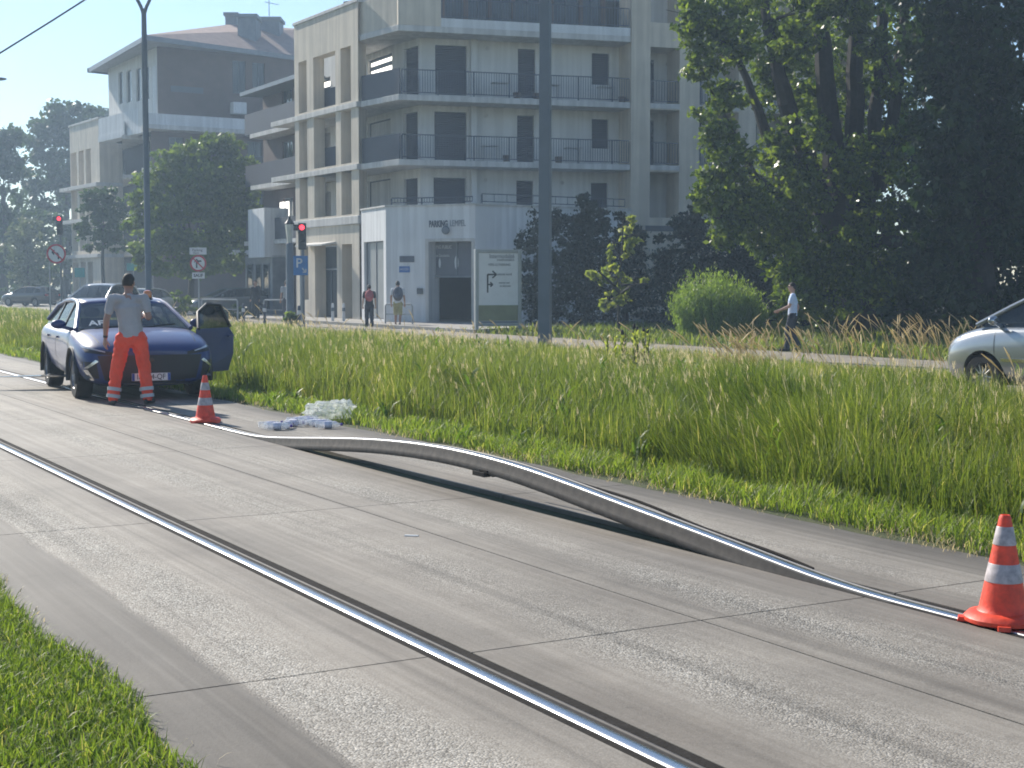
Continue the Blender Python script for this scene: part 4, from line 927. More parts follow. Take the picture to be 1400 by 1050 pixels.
def window(P, o, parent, kind='window', m=None, depth=.14, mull=1, frame=None):
    """frame with panes, or a rolled-down shutter, set back in an opening"""
    a, b, c, d = o[:4]; frame = frame or m_frame
    if kind == 'shutter':
        q = MB(); n = max(6, int((d-c)/.09))
        for i in range(n):
            z0 = c+(d-c)*i/n; z1 = c+(d-c)*(i+1)/n
            q.add([P.pt(a,z0,-depth+.0), P.pt(b,z0,-depth+.0), P.pt(b,(z0+z1)/2,-depth+.014), P.pt(a,(z0+z1)/2,-depth+.014), P.pt(b,z1,-depth), P.pt(a,z1,-depth)], [(0,1,2,3),(3,2,4,5)])
        return q.build('roller_shutter', m or m_shut, parent)
    q = MB(); fw = .055
    pbox(q,P,a,a+fw,c,d,-depth-.04,-depth+.03); pbox(q,P,b-fw,b,c,d,-depth-.04,-depth+.03); pbox(q,P,a+fw,b-fw,c,c+fw,-depth-.04,-depth+.03); pbox(q,P,a+fw,b-fw,d-fw,d,-depth-.04,-depth+.03)
    for k in range(1, mull+1):
        x = a+(b-a)*k/(mull+1); pbox(q,P,x-.03,x+.03,c+fw,d-fw,-depth-.038,-depth+.026)
    f = q.build(kind, frame, parent)
    MB().quad(P.pt(a+.02,c+.02,-depth), P.pt(b-.02,c+.02,-depth), P.pt(b-.02,d-.02,-depth), P.pt(a+.02,d-.02,-depth)).build('pane', m or m_pane, f)
    return f
def railing(pts, z0, h, parent, name='railing', gap=.11, m=None, post=1.6):
    """bar railing along a polyline of plan points"""
    q = MB()
    for p0, p1 in zip(pts, pts[1:]):
        p0, p1 = Vector((p0[0],p0[1],0)), Vector((p1[0],p1[1],0)); L_ = (p1-p0).length; d = (p1-p0)/L_; nrm = Vector((-d.y, d.x, 0))
        def bar(s0, s1, za, zb, t=.02): 
            a, b = p0+d*s0, p0+d*s1; q.hexa([(*(a-nrm*t).xy,za),(*(b-nrm*t).xy,za),(*(b+nrm*t).xy,za),(*(a+nrm*t).xy,za)], [(*(a-nrm*t).xy,zb),(*(b-nrm*t).xy,zb),(*(b+nrm*t).xy,zb),(*(a+nrm*t).xy,zb)])
        bar(0, L_, z0+h-.04, z0+h, .028); bar(0, L_, z0+.08, z0+.115, .018)
        k = max(1, int(L_/gap))
        for i in range(k+1): s_ = L_*i/k; w_ = .0085 if i % max(1, int(post/gap)) else .026; bar(s_-w_, s_+w_, z0+.002 if w_ > .02 else z0+.116, z0+h-.041, w_)
    return q.build(name, m or m_iron, parent)
m_shut = mat('slate_shutter', (.040,.047,.070), .55, var=.08, scale=2)
m_frame = mat('window_frame_grey', (.10,.11,.125), .5)
m_pane = glassmat('window_glass', (.03,.045,.06), .12)
m_iron = mat('dark_railing', (.045,.055,.085), .5, var=.1)
m_solid = mat('railing_panel', (.035,.04,.06), .6, var=.1, scale=1.5)
m_wallw = mat('pale_render', (.70,.69,.665), .85, var=.07, scale=.7, bump=.3, bscale=60, streak=.14)
m_wallp = mat('podium_white_render', (.72,.73,.74), .8, var=.06, scale=.6, bump=.3, bscale=60, streak=.16)
m_beige = mat('beige_stone', (.64,.565,.46), .85, var=.10, scale=.9, bump=.35, bscale=35, streak=.16)
m_slab = mat('slab_white', (.60,.585,.56), .8, var=.10, scale=1.2, streak=.2)
m_brick = mat('brown_cladding', (.13,.092,.082), .85, var=.12, scale=1.5, bump=.4, bscale=20)
m_roof = mat('roof_tiles', (.36,.25,.21), .8, var=.15, scale=2.0, bump=.6, bscale=9)
m_zinc = mat('zinc_grey', (.18,.20,.23), .5, var=.15, metal=.3)
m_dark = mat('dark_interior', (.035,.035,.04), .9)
m_curt = mat('pale_curtain', (.42,.41,.40), .8, var=.15, scale=9)
m_lit = mat('daylight_glow_warm', (.8,.7,.5), .5, emit=(1,.80,.45), estr=1.0)  # no lamp: emission stands in for warm daylight in window openings
m_dayglow_white = mat('daylight_glow_white', (.8,.8,.75), .5, emit=(1,.95,.85), estr=1.3)  # no lamp: emission stands in for sky seen through the windows

# ------------------------------------------------------------------ the main apartment building
A1 = at(545, 133, 62.0); A2 = at(859, 145, 64.9)
PE = Plane(A1, A2)                       # balcony edge of the long front
PW = PE.shifted(-1.5)                    # the wall behind the balconies
BL = empty('apartment_building', 'pale apartment building with long railed balconies above a white ground floor with garage entrance', 'building', (A1.x, A1.y, 0))
def bpart(o): 
    o.parent = BL; o.matrix_parent_inverse = Matrix.Translation((-A1.x, -A1.y, 0)); return o
class Sub:                                # collects parts made with absolute coordinates under the building
    pass
def under(root):
    inv = Matrix.Translation(-root.location)
    for o in bpy.data.objects:
        if o.parent == root and o.get('_fix') is None: o.matrix_parent_inverse = inv; o['_fix'] = 1
Zf = [3.95, 6.84, 9.52, 12.36]            # floor heights
uE0 = PW.u(575); uE1 = PW.u(862)
c1 = PW.pt(uE0, 0); c2 = at(549, 300, 65.2); c3 = at(499, 300, 69.0)
# wall with shutters and doors on three storeys
ops = []; px_open = [
 (595,62,638,130,'shutter'),(708,67,732,134,'door'),(809,73,833,116,'shutter'),(851,80,857,137,'door'),
 (594,153,638,219,'shutter'),(707,158,730,222,'door'),(809,163,832,203,'shutter'),(850,168,857,226,'door'),
 (593,243,637,300,'shutter'),(706,247,729,300,'door'),(808,250,831,284,'shutter')]
kinds = []
for x0,y0,x1,y1,k in px_open: ops.append(PW.rect(x0,y0,x1,y1)); kinds.append(k)
top = []
for x0,y0,x1,y1 in ((608,-60,634,28),(640,-60,668,30),(672,-60,700,31),(704,-60,740,33),(757,-60,792,36),(797,-60,822,38),(828,-60,856,40)): top.append(PW.rect(x0,y0,x1,y1))
q = MB(); facade(q, PW, uE0, uE1, 3.0, 12.3, ops); wall = q.build('wall', m_wallw, BL)
q = MB(); facade(q, PW, uE0, uE1, 12.3, 15.6, top); q.build('attic_wall', m_brick, BL)
for o, k in zip(ops, kinds): window(PW, o, BL, 'shutter', m_shut) if True else None
for i, o in enumerate(top):
    window(PW, o, BL, 'window', m_pane, mull=1)
    if i in (0, 2, 5): q = MB(); a,b,c,d = o; pbox(q, PW, a+.08, a+(b-a)*(.45 if i else .9), c+.06, d-.06, -.30, -.27); q.build('curtain', m_curt, BL)
for xx, yy in ((666,66),(664,158),(663,246),(768,250)):
    u_, z_ = PW.uz(xx, yy); MB().lathe([(.0,0),(.08,0),(.08,.06),(0,.09)], 12, axis='y', c=tuple(PW.pt(u_, z_, .09))).build('wall_lamp', m_slab, BL, True)
for xx, yb, sx in ((690,133,1),(760,136,-1),(835,139,1),(676,222,1),(790,228,-1)):   # tables, chairs and pots left out on the balconies
    u_ = PE.u(xx); z_ = min(Zf, key=lambda z: abs(z-PE.z(xx, yb))); q = MB()
    pbox(q, PE, u_-.35, u_+.35, z_+.68, z_+.72, -.95, -.45)
    for k in (-.3, .3): pbox(q, PE, u_+k-.02, u_+k+.02, z_+.002, z_+.679, -.72, -.68)
    q.build('balcony_table', m_slab, BL); p_ = PE.pt(u_+.7*sx, z_+.004, -.55); MB().lathe([(.13,0),(.17,.3),(.0,.3)], 12, c=tuple(p_)).build('flower_pot', m_brick, BL, True)
# chamfer and the wall that runs back along the tram line
PC = Plane(c2, c1); PL = Plane(c3, c2)
q = MB(); oc = [PC.rect(552,65,572,131), PC.rect(552,154,571,222), PC.rect(552,244,571,300)]
facade(q, PC, 0, PC.L, 3.0, 12.3, oc); facade(q, PC, 0, PC.L, 12.3, 13.4, []); 
ol = [PL.rect(503,77,536,104), PL.rect(503,165,534,196), PL.rect(503,246,534,290)]
facade(q, PL, -1.6, PL.L, 3.0, 13.4, ol); q.build('corner_wall', m_wallw, BL)
for o in oc: window(PC, o, BL, 'shutter')
window(PL, ol[0], BL, 'window', m_dayglow_white, mull=0);  # bright sky behind the opening given as a glowing pane
for o in ol[1:]: window(PL, o, BL, 'window', m_slab, mull=0)
bb = MB(); a,b,c,d = ol[0]
for f0, f1 in ((.0,.16),(.36,.58),(.86,1.0)): pbox(bb, PL, a+.06, b-.06, c+(d-c)*(1-f1), c+(d-c)*(1-f0), -.13, -.11)
bb.build('window_blind', m_frame, BL)
q = MB(); uu = PW.u(646); pbox(q, PW, uu-.12, uu+.12, 4.0, 12.3, .002, .30); q.build('downpipe', m_wallw, BL)
# balcony slabs, railings
pv = at(492, 144, 64.6)
def edge_poly(z):
    return [(pv.x, pv.y), (A1.x, A1.y), tuple(PE.pt(PE.u(861), 0).xy), tuple(PW.pt(uE1, 0, -.3).xy), tuple((PW.pt(uE0, 0, -.3)).xy), tuple((c2+Vector((-.3,.3,0))).xy), tuple((c3+Vector((0,.3,0))).xy)]
for z in Zf[1:]:
    q = MB().prism(edge_poly(z), z-.25, z); q.build('balcony', m_slab, BL, bevel=.015)
for z in Zf[1:3]:
    railing([PE.pt(.15,0,-.08), PE.pt(PE.u(860),0,-.08)], z, 1.05, BL)
    d_ = (A1-pv); d_.z = 0; n_ = Vector((d_.y,-d_.x,0)).normalized(); PR = Plane(pv, A1, -.08)
    q = MB(); pbox(q, PR, .05, PR.L-.05, z+.02, z+1.08, -.02, .02); q.build('balcony_screen', m_solid, BL)
# parapet of the top terrace
q = MB(); pbox(q, PE, PE.u(604), PE.u(861), 12.36, 12.72, -.22, -.02); q.build('parapet', m_wallp, BL, bevel=.02)
railing([PE.pt(PE.u(606),0,-.12), PE.pt(PE.u(860),0,-.12)], 12.72, .85, BL, gap=.13)
PT = Plane(c3, A1); 
q = MB(); pbox(q, PR, -.8, PR.L, 12.36, 13.75, -.24, .0); ue = PE.u(604); pbox(q, PE, 0, ue, 12.36, 13.72, -.24, .0); q.build('parapet', m_beige, BL, bevel=.02)
PA = PL.shifted(-1.2); q = MB(); oa = [PA.rect(497,3,522,30)]; facade(q, PA, -1.2, 2.6, 12.3, 15.4, oa); facade(q, Plane(PA.pt(-1.2,0)+Vector((-1.8,1.6,0)), PA.pt(-1.2,0)), 0, 2.4, 12.3, 15.2, []); q.build('attic_wall', m_brick, BL)
window(PA, oa[0], BL, 'window', m_lit, mull=0)  # yellow daylight put in as emission
# core and roof so that no light leaks through
back = Vector((3, 16, 0)); e_ = PW.pt(PW.u(1190), 0, -.35)
core = [tuple((c3+Vector((.1,.5,0))).xy), tuple((c2+Vector((-.1,.6,0))).xy), tuple(PW.pt(uE0,0,-.45).xy), tuple(e_.xy), tuple((e_+Vector((-4,11,0))).xy), tuple((c3+Vector((6,13,0))).xy)]
MB().prism(core, .0, 14.2).build('light_block_core', m_dark, BL)
# beige frame at the right with loggias
u0, u1, u2, u3 = PE.u(862), PE.u(888), PE.u(928), PE.u(955); uend = PE.u(1190)
ops_r = []
for zf, zn in ((4.55, 6.55), (6.84, 9.25), (9.52, 11.95), (13.0, 15.9)):
    ops_r.append((u1, u2, zf, zn)); x = u3
    for k in range(3): ops_r.append((x, x+1.9, zf, zn)); x += 2.75
q = MB(); facade(q, PE, u0, uend, 0, 16, ops_r, 1.45); facade(q, Plane(PE.pt(u0,0,-1.5), PE.pt(u0,0)), 0, 1.5, 0, 16, []); q.build('frame_wall', m_beige, BL)
q = MB(); facade(q, PW, u0, uend, 0, 16, []); q.build('loggia_wall', m_wallw, BL)
for z in Zf[1:3]:
    x = u3; bays = [(u1, u2)]
    for k in range(3): bays.append((x, x+1.9)); x += 2.75
    for i, (a, b) in enumerate(bays):
        q = MB(); pbox(q, PE, a+.003, b-.003, z-.22, z, -1.4, .03); q.build('balcony', m_slab, BL); railing([PE.pt(a+.05,0,-.06), PE.pt(b-.05,0,-.06)], z, 1.0, BL, gap=.12)
        window(PW.shifted(.16), (a+.08, a+.75, z+.02, z+2.1), BL, 'shutter'); MB().lathe([(.0,0),(.09,0),(.09,.05),(0,.07)], 12, axis='y', c=tuple(PW.pt(a+1.4, z+1.95, .06))).build('wall_lamp', m_slab, BL, True)
q = MB(); pbox(q, PE, u1-.2, u2+.3, 3.95, 4.2, -.05, .02); q.build('vent_slot', m_frame, BL)
# pavilion of beige columns that runs along the tram line
V1 = at(403, 164, 70.6); V2 = at(490, 144, 64.5); PV = Plane(V1, V2)
cx = [(403,410),(421,430),(460,467),(481,490.5)]
ops_v = []
zt = PV.z(445, 92)
tops = (14.0-.9,)
vops = {'b': [], 'p': []}
for (a, b) in ((410,421),(430,460),(467,481)):
    ua, ub = PV.u(a), PV.u(b)
    vops['p'] += [(ua, ub, 9.62, 12.0), (ua, ub, 6.94, 9.25), (ua, ub, 4.7, 6.6), (ua, ub, .0 if a > 415 else .9, 3.4)]
q = MB(); facade(q, PV, 0, PV.L, 0, 13.75, vops['p'], .55); 
RT = Plane(V2, at(501, 144, 65.6)); facade(q, RT, 0, RT.L, 0, 13.75, []); q.build('column_front', m_beige, BL)
q = MB(); pbox(q, PV, -.05, PV.L+.05, 13.752, 13.90, -1.2, .06); q.build('coping', m_slab, BL, bevel=.02)
PVW = PV.shifted(-2.3); ovw = []
for zf in Zf[:3]: ovw += [(PVW.u(431), PVW.u(453), zf+.9, zf+2.2)]
q = MB(); facade(q, PVW, -2, PVW.L+1.5, 0, 13.7, ovw); q.build('loggia_wall', m_wallw, BL)
window(PVW, ovw[2], BL, 'window', m_dayglow_white, mull=0)  # view through to the sky, put in as glow
a,b,c,d = ovw[2]; bb = MB()
for f0, f1 in ((.0,.14),(.34,.58),(.82,1.0)): pbox(bb, PVW, a+.06, b-.06, c+(d-c)*(1-f1), c+(d-c)*(1-f0), -.13, -.11)
bb.build('window_blind', m_frame, BL)
for o in ovw[:2]: window(PVW, o, BL, 'shutter', m_slab)
for z in Zf[1:3]:
    q = MB(); pbox(q, PV, -2.8, PV.L+.02, z-.24, z, -2.25, .10); q.build('balcony', m_slab, BL, bevel=.015)
    q = MB(); pbox(q, PV, .1, PV.L-.1, z+.03, z+1.08, -.62, -.58); q.build('balcony_screen', m_solid, BL)
q = MB(); pbox(q, PV, -.1, PV.L+.1, 4.25, 4.62, -.9, .09); q.build('sill_band', m_slab, BL, bevel=.03)
q = MB(); pbox(q, PV, -.6, PV.L, 13.5, 13.72, -2.3, -.6); q.build('terrace_roof', m_beige, BL)
# shop front under the pavilion: door, panels, small canopy
PS = PV.shifted(-.55)
for (a, b) in ((410,421),(467,481)): window(PS, (PS.u(a)-.1, PS.u(b)+.1, .05, 3.35), BL, 'shop_window', m_pane, .1, 0)
window(PS, (PS.u(430)-.1, PS.u(460)+.1, 2.35, 3.35), BL, 'fanlight', m_pane, .1, 0); window(PS, (PS.u(430)-.1, PS.u(460)+.1, .0, 2.3), BL, 'shop_door', m_pane, .1, 2)
q = MB(); q.hexa([PV.pt(PV.u(422),3.45,0),PV.pt(PV.u(459),3.45,0),PV.pt(PV.u(459),3.35,.7),PV.pt(PV.u(422),3.35,.7)], [PV.pt(PV.u(422),3.55,0),PV.pt(PV.u(459),3.55,0),PV.pt(PV.u(459),3.42,.7),PV.pt(PV.u(422),3.42,.7)]); q.build('canopy', m_slab, BL)
# white ground floor with the garage entrance
g0, g1, g2, g3, g4 = at(494,300,63.6), at(527.5,300,60.6), at(575,300,60.2), at(650,300,59.2), at(862,300,63.6)
ZP = 4.78
F1, F2, F3, F4_ = Plane(g0,g1), Plane(g1,g2), Plane(g2,g3), Plane(g3,g4)
q = MB(); o1 = [F1.rect(498,330,524.5,436)]; facade(q, F1, 0, F1.L, 0, ZP, o1); facade(q, F2, 0, F2.L, 0, ZP, [])
o3 = [F3.rect(587,330,645,446)]; o3 = [(o3[0][0], o3[0][1], .0, o3[0][3])]; facade(q, F3, 0, F3.L, 0, ZP, o3, .9); facade(q, F4_, 0, F4_.L, 0, ZP, []); q.build('podium_wall', m_wallp, BL)
q = MB()
for Fp in (F1, F2, F3, F4_): pbox(q, Fp, -.02, Fp.L+.02, ZP+.001, ZP+.07, -.30, .05)
q.build('coping', m_slab, BL)
window(F1, o1[0], BL, 'shop_window', mat('frosted_pane', (.23,.245,.26), .35, var=.1), .14, 1)
q = MB(); pbox(q, F1, .05, F1.L, 0, 3.8, -.5, -.3); pbox(q, F2, .0, F2.L, 0, 3.8, -.5, -.3); q.build('light_block_core', m_dark, BL)  # dark backing added behind the facets to keep the window dark
MB().prism([(p.x, p.y+.3) for p in (g0, g1, g2, g3, g4)]+[tuple(PW.pt(uE1,0,.02).xy), tuple(PW.pt(uE0,0,.02).xy), tuple(c2.xy), tuple(c3.xy)], ZP-.9, ZP-.6).build('terrace', m_slab, BL)
railing([F4_.pt(.4,0,-.15), F4_.pt(F4_.L-.2,0,-.15)], ZP+.07, .42, BL, gap=.6, post=3); railing([F2.pt(.2,0,-.15), F2.pt(F2.L,0,-.15), F3.pt(F3.L-.2,0,-.15)], ZP+.07, .30, BL, gap=.12)
a, b, c, d = o3[0]
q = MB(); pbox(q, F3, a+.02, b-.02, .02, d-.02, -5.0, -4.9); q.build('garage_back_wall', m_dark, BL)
q = MB(); zl = F3.z(616, 376); pbox(q, F3, a+.02, b-.02, zl, d-.02, -.62, -.55); q.build('entrance_fascia', mat('fascia_grey', (.13,.14,.165), .6, var=.1), BL)
q = MB(); pbox(q, F3, a+.02, b-.02, zl-.10, zl-.01, -.60, -.48); um = F3.u(617); pbox(q, F3, um-.03, um+.03, zl, d-.03, -.545, -.50); q.build('fascia_frame', m_zinc, BL)
q = MB(); pbox(q, F3, a-.16, a-.005, .0, d+.12, .003, .05); pbox(q, F3, b+.005, b+.12, .0, d+.12, .003, .05); pbox(q, F3, a-.004, b+.004, d+.004, d+.12, .003, .05); q.build('entrance_surround', m_slab, BL)
under(BL)
def writing(parent, nm, body, P, px, py, size, m, off=.02, sx=1.0, bold=0.0, align='CENTER', depth=.006):
    o = text(nm, body, size, m, None, depth, align, bold, sx); u, z = P.uz(px, py); face_to(o, P.pt(u, z), P.n, off=off)
    if parent: 
        mw = o.matrix_world.copy(); o.parent = parent; o.matrix_parent_inverse = Matrix.Translation(-parent.location); o.matrix_world = mw; o['_fix'] = 1
    return o
m_let = mat('letter_slate', (.10,.11,.14), .6); m_let2 = mat('letter_pale', (.20,.215,.26), .6); m_letw = mat('letter_white', (.62,.64,.66), .6)
writing(BL, 'lettering', 'PARKING', F3, 599.5, 306.5, .36, m_let, sx=.56, bold=.014)
writing(BL, 'lettering', 'LEMPEL', F3, 626, 305.5, .36, m_let2, sx=.60)
FX = F3.shifted(-.55)
writing(BL, 'lettering', 'PARKING PUBLIC', FX, 602, 338, .19, m_letw, sx=.72); writing(BL, 'lettering', 'Espace Gambetta', FX, 602, 349.5, .17, m_letw, sx=.72)
q = MB().lathe([(.0,0),(.16,0),(.17,.04),(.13,.10),(0,.12)], 16, axis='y'); o = q.build('wall_lamp', m_zinc, None, True); u, z = F3.uz(611.5, 315); o.location = F3.pt(u, z, .14); o.rotation_euler.z = math.pi; o.parent = BL; o.matrix_parent_inverse = Matrix.Translation(-BL.location)
for (xx, yy, w_, h_) in ((601.5,359.5,.05,.20),(624.5,359,.09,.28)):
    u, z = FX.uz(xx, yy); q = MB().lathe([(1,-.003),(1,.003)], 20, axis='y'); o = q.build('round_notice', m_letw, None)
    o.scale = (w_, 1, h_); o.rotation_euler.z = math.atan2(FX.d.y, FX.d.x); o.location = FX.pt(u, z, .02); o.parent = BL; o.matrix_parent_inverse = Matrix.Translation(-BL.location)
def wallsign(nm, label, cat, P, rect, m, t=.03, body=None, bm_=None, size=.1, group=None):
    a, b, c, d = P.rect(*rect); ce = P.pt((a+b)/2, (c+d)/2); q = MB()
    for (x, z) in ((1,1),): pass
    pbox(q, P, a, b, c, d, .004, t); q.v = [(v[0]-ce.x, v[1]-ce.y, v[2]-ce.z) for v in q.v]
    o = q.build(nm, m, None, bevel=.006); o.location = ce; tag(o, label, cat, group)
    if body:
        tx_ = text('sign_lettering', body, size, bm_, None, .002); face_to(tx_, ce, P.n, off=t+.003); mw = tx_.matrix_world.copy(); tx_.parent = o; tx_.matrix_parent_inverse = Matrix.Translation(-ce); tx_.matrix_world = mw
    return o
wallsign('wall_plaque', 'dark rectangular plaque on the white wall beside the garage entrance', 'sign', F2, (546.5,350,566.5,358.5), m_let)
wallsign('wall_sign', 'small blue sign below the dark plaque on the white wall', 'sign', F2, (546,364,560.5,372.5), mat('sign_blue', (.05,.14,.38), .5), .03, 'ACCES', m_letw, .12)
wallsign('meter_box', 'small grey box low on the white wall left of the garage entrance', 'box', F2, (571,394,578,402), m_frame, .12)

# ------------------------------------------------------------------ rear wing of dark balconies between the two blocks
W1 = at(361, 300, 80); W2 = at(403.5, 300, 76); PQ = Plane(W1, W2)
RW = empty('rear_wing', 'dark brown rear wing with stacked balconies between the two apartment blocks', 'building', (W1.x, W1.y, 0))
ow = []
for zf in (3.9, 6.8, 9.6): ow.append(PQ.rect(384, 10, 398, 20)[:2]+(zf+.2, zf+2.2))
q = MB(); facade(q, PQ, 0, PQ.L+3.5, 0, 11.6, ow); facade(q, Plane(W1+Vector((1,9,0)), W1), 0, 9.05, 0, 11.6, []); q.build('wall', m_brick, RW)
for i, o in enumerate(ow): window(PQ, o, RW, 'window', m_pane, mull=1)
for zf in (3.9, 6.8, 9.5):
    q = MB(); pbox(q, PQ, 1.0 if zf > 4 else -.1, PQ.L+3.3, zf-.22, zf, -.1, 1.1); q.build('balcony', m_slab, RW); q = MB(); pbox(q, PQ, .05, PQ.L+3.2, zf+.02, zf+1.1, 1.0, 1.04); q.build('balcony_screen', m_solid, RW)
    q = MB(); pbox(q, PQ, .02, .07, zf+.02, zf+1.1, .0, 1.0); q.build('balcony_screen', m_solid, RW)
q = MB(); pbox(q, PQ, -.2, PQ.L+3.4, 11.6, 11.8, -4, 1.2); q.build('roof_slab', m_zinc, RW)
q = MB(); pbox(q, PQ, PQ.u(379), PQ.u(402), 1.6+1.4, 6.1-.6, .3, 1.6); q.build('bay', m_wallp, RW)
q = MB(); pbox(q, PQ, PQ.u(364), PQ.u(402), .0, 3.1, .3, 1.2); q.build('shop_front', m_zinc, RW)
for x0, x1 in ((368,376),(380,388),(391,399)): window(PQ.shifted(1.22), PQ.rect(x0, 355, x1, 425)[:2]+(.3, 2.7), RW, 'shop_window', m_pane, .0, 0)
for a, b in ((384,390),(392,396)): q = MB(); pbox(q, PQ, PQ.u(a), PQ.u(b), 4.75, 5.9, .02, .05); q.build('glow_pane', m_dayglow_white, RW)  # bright panes made by emission
# sign hanging from the shop front
under(RW)

# ------------------------------------------------------------------ the left apartment block, farther along the line
LB = empty('apartment_building', 'apartment block with overhanging hipped roof and brown top storey behind the street tree', 'building', tuple(at(215, 300, 102).xy)+(0,))
B1 = at(215, 100, 102); B2 = at(420, 100, 108); PB = Plane(B1, B2); B0 = at(148, 100, 112.5); PBL = Plane(B0, B1)
zt_ = 18.0; zb_ = 12.35
ob = [PB.rect(318,83,336,128), PB.rect(345,86,362,120)]
q = MB(); facade(q, PB, 0, PB.L, zb_, zt_, ob); q.build('attic_wall', m_brick, LB)
for o in ob: window(PB, o, LB, 'window', m_pane, mull=1)
ol2 = [PBL.rect(162,98,168,142), PBL.rect(173,96,180,140), PBL.rect(186,93,193,138), PBL.rect(198,91,204,136)]
q = MB(); facade(q, PBL, 0, PBL.L, zb_, zt_, ol2); q.build('attic_side_wall', m_wallw, LB)
for o in ol2: window(PBL, o, LB, 'window', m_pane, mull=0)
q = MB(); pbox(q, PBL, PBL.L-.9, PBL.L-.1, zb_+.1, zt_-1.5, .003, .08); q.build('corner_panel', m_wallp, LB)
q = MB(); pbox(q, PB, PB.u(316), PB.u(334), PB.z(325,157), PB.z(325,141), .05, .7); q.build('air_conditioner', m_wallp, LB, bevel=.03)
q = MB(); pbox(q, PB, PB.u(236), PB.u(280), PB.z(260,127), PB.z(260,119), .003, .05); q.build('vent_strip', m_frame, LB)
# roof
eL, e0, eR = at(121, 92, 113.5), at(199, 55, 98.5), at(430, 74, 108.5); eB = eL+(eR-e0)*1.0; eB = Vector((eB.x, eB.y, eL.z))
r1, r2 = at(316, 33, 112), at(420, 40, 116.5)
ze = (eL.z+e0.z+eR.z)/3
for p in (eL, e0, eR, eB): p.z = ze
q = MB(); q.add([eL,e0,eR,eB,r1,r2], [(0,1,4),(1,2,5,4),(2,3,5),(3,0,4,5)]); rf = q.build('roof', m_roof, LB)
q = MB()
for a, b in ((eL,e0),(e0,eR),(eR,eB),(eB,eL)):
    P_ = Plane(a, b); pbox(q, P_, -.1, P_.L+.1, ze-.34, ze-.01, -.12, .03)
q.build('gutter', m_zinc, rf)
q = MB(); q.add([Vector((p.x,p.y,ze-.2)) for p in (eL,e0,eR,eB)], [(0,1,2,3)]); q.build('soffit', mat('soffit_grey', (.30,.31,.33), .8), rf)
def chim(x0, y0, x1, y1, D, dd, m_=m_zinc):
    a, b = at(x0, y1, D), at(x1, y1, D); zt__ = at((x0+x1)/2, y0, D).z; q = MB(); q.hexa([(a.x,D,a.z-.5),(b.x,D,a.z-.5),(b.x,D+dd,a.z-.5),(a.x,D+dd,a.z-.5)], [(a.x,D,zt__-.25),(b.x,D,zt__-.25),(b.x,D+dd,zt__-.25),(a.x,D+dd,zt__-.25)])
    q.hexa([(a.x-.12,D-.12,zt__-.245),(b.x+.12,D-.12,zt__-.245),(b.x+.12,D+dd+.1,zt__-.245),(a.x-.12,D+dd+.1,zt__-.245)], [(a.x-.12,D-.12,zt__),(b.x+.12,D-.12,zt__),(b.x+.12,D+dd+.1,zt__),(a.x-.12,D+dd+.1,zt__)]); return q.build('chimney', m_, rf)
chim(308,17,324,36,112,2.0); chim(325,19,350,60,107,2.2); chim(353,23,382,42,111,2)
an = MB(); p = at(368, 22, 110); an.tube([p, p+Vector((0,0,1.15))], .03, 5); 
for k in range(4): an.tube([p+Vector((-.25+.25*k,-.25,1.0-.06*k)), p+Vector((-.25+.25*k,.25,1.0-.06*k))], .015, 4)
an.tube([p+Vector((-.3,0,1.02)), p+Vector((.75,0,.82))], .018, 4); an.build('aerial', m_frame, rf)
q = MB(); sd0, sd1 = at(432,45,112), at(470,38,118); q.add([sd0, sd1, sd1+Vector((0,4,0)), sd0+Vector((0,4,0)), sd0-Vector((0,0,1.3)), sd1-Vector((0,0,1.3))], [(0,1,2,3),(0,1,5,4)]); q.build('dormer', m_zinc, rf)
# storeys below
PB2 = PB; ofl = []
for zf in (3.95, 6.84, 9.52):
    for x in (228, 262, 300, 336, 372): ofl.append(PB.rect(x, 10, x+20, 20)[:2]+(zf+.1, zf+2.2))
q = MB(); facade(q, PB, -.5, PB.L+1, 0, zb_, ofl); q.build('wall', m_brick, LB)
for o in ofl: window(PB, o, LB, 'window', m_pane, mull=1)
for zf in (4.0, 6.84, 9.52, 12.36):
    q = MB(); pbox(q, PB, -1.2, PB.L, zf-.3, zf, .003, 1.5); q.build('balcony', m_slab, LB)
    if zf < 12: railing([PB.pt(-1.1,0,1.4), PB.pt(PB.L-.2,0,1.4)], zf, 1.05, LB, gap=.16)
q = MB(); pbox(q, PB, -1.2, PB.L, 12.36, 13.1, 1.25, 1.42); q.build('parapet', m_wallp, LB)
MB().prism([tuple((B0+Vector((.3,.4,0))).xy), tuple((B1+Vector((.1,.5,0))).xy), tuple((B2+Vector((0,.5,0))).xy), tuple((B2+Vector((-6,13,0))).xy), tuple((B0+Vector((6,13,0))).xy)], 12.3, 17.9).build('light_block_core', m_dark, LB)  # unseen core added to stop light crossing the top storey
# low wing with the slim columns
D1, D2 = at(95, 175, 122), at(135, 163, 115.5); PD = Plane(D1, D2)
od = []
for (a, b) in ((98.3,106.2),(109,116),(118.6,125.7)):
    for z0, z1 in ((.3,3.4),(4.3,6.5),(6.9,9.2),(9.6,12.3)): od.append((PD.u(a), PD.u(b), z0, z1))
q = MB(); facade(q, PD, 0, PD.L, 0, 14.4, od, .5); PD2 = Plane(D2, D2+Vector((3.2,2.6,0))); facade(q, PD2, 0, PD2.L, 0, 14.4, []); q.build('column_front', m_beige, LB)
q = MB(); pbox(q, PD, -.1, PD.L+.1, 14.402, 14.55, -1.5, .08); q.build('coping', m_slab, LB)
for zf in (4.0, 6.84, 9.52):
    q = MB(); pbox(q, PD, -2.2, PD.L+.02, zf-.28, zf, -2.2, .3); q.build('balcony', m_slab, LB)
q = MB(); pbox(q, PD, .1, PD.L-.1, 0, 14.2, -2.6, -2.3); q.build('loggia_wall', m_wallw, LB)
E3_ = at(206, 200, 108)
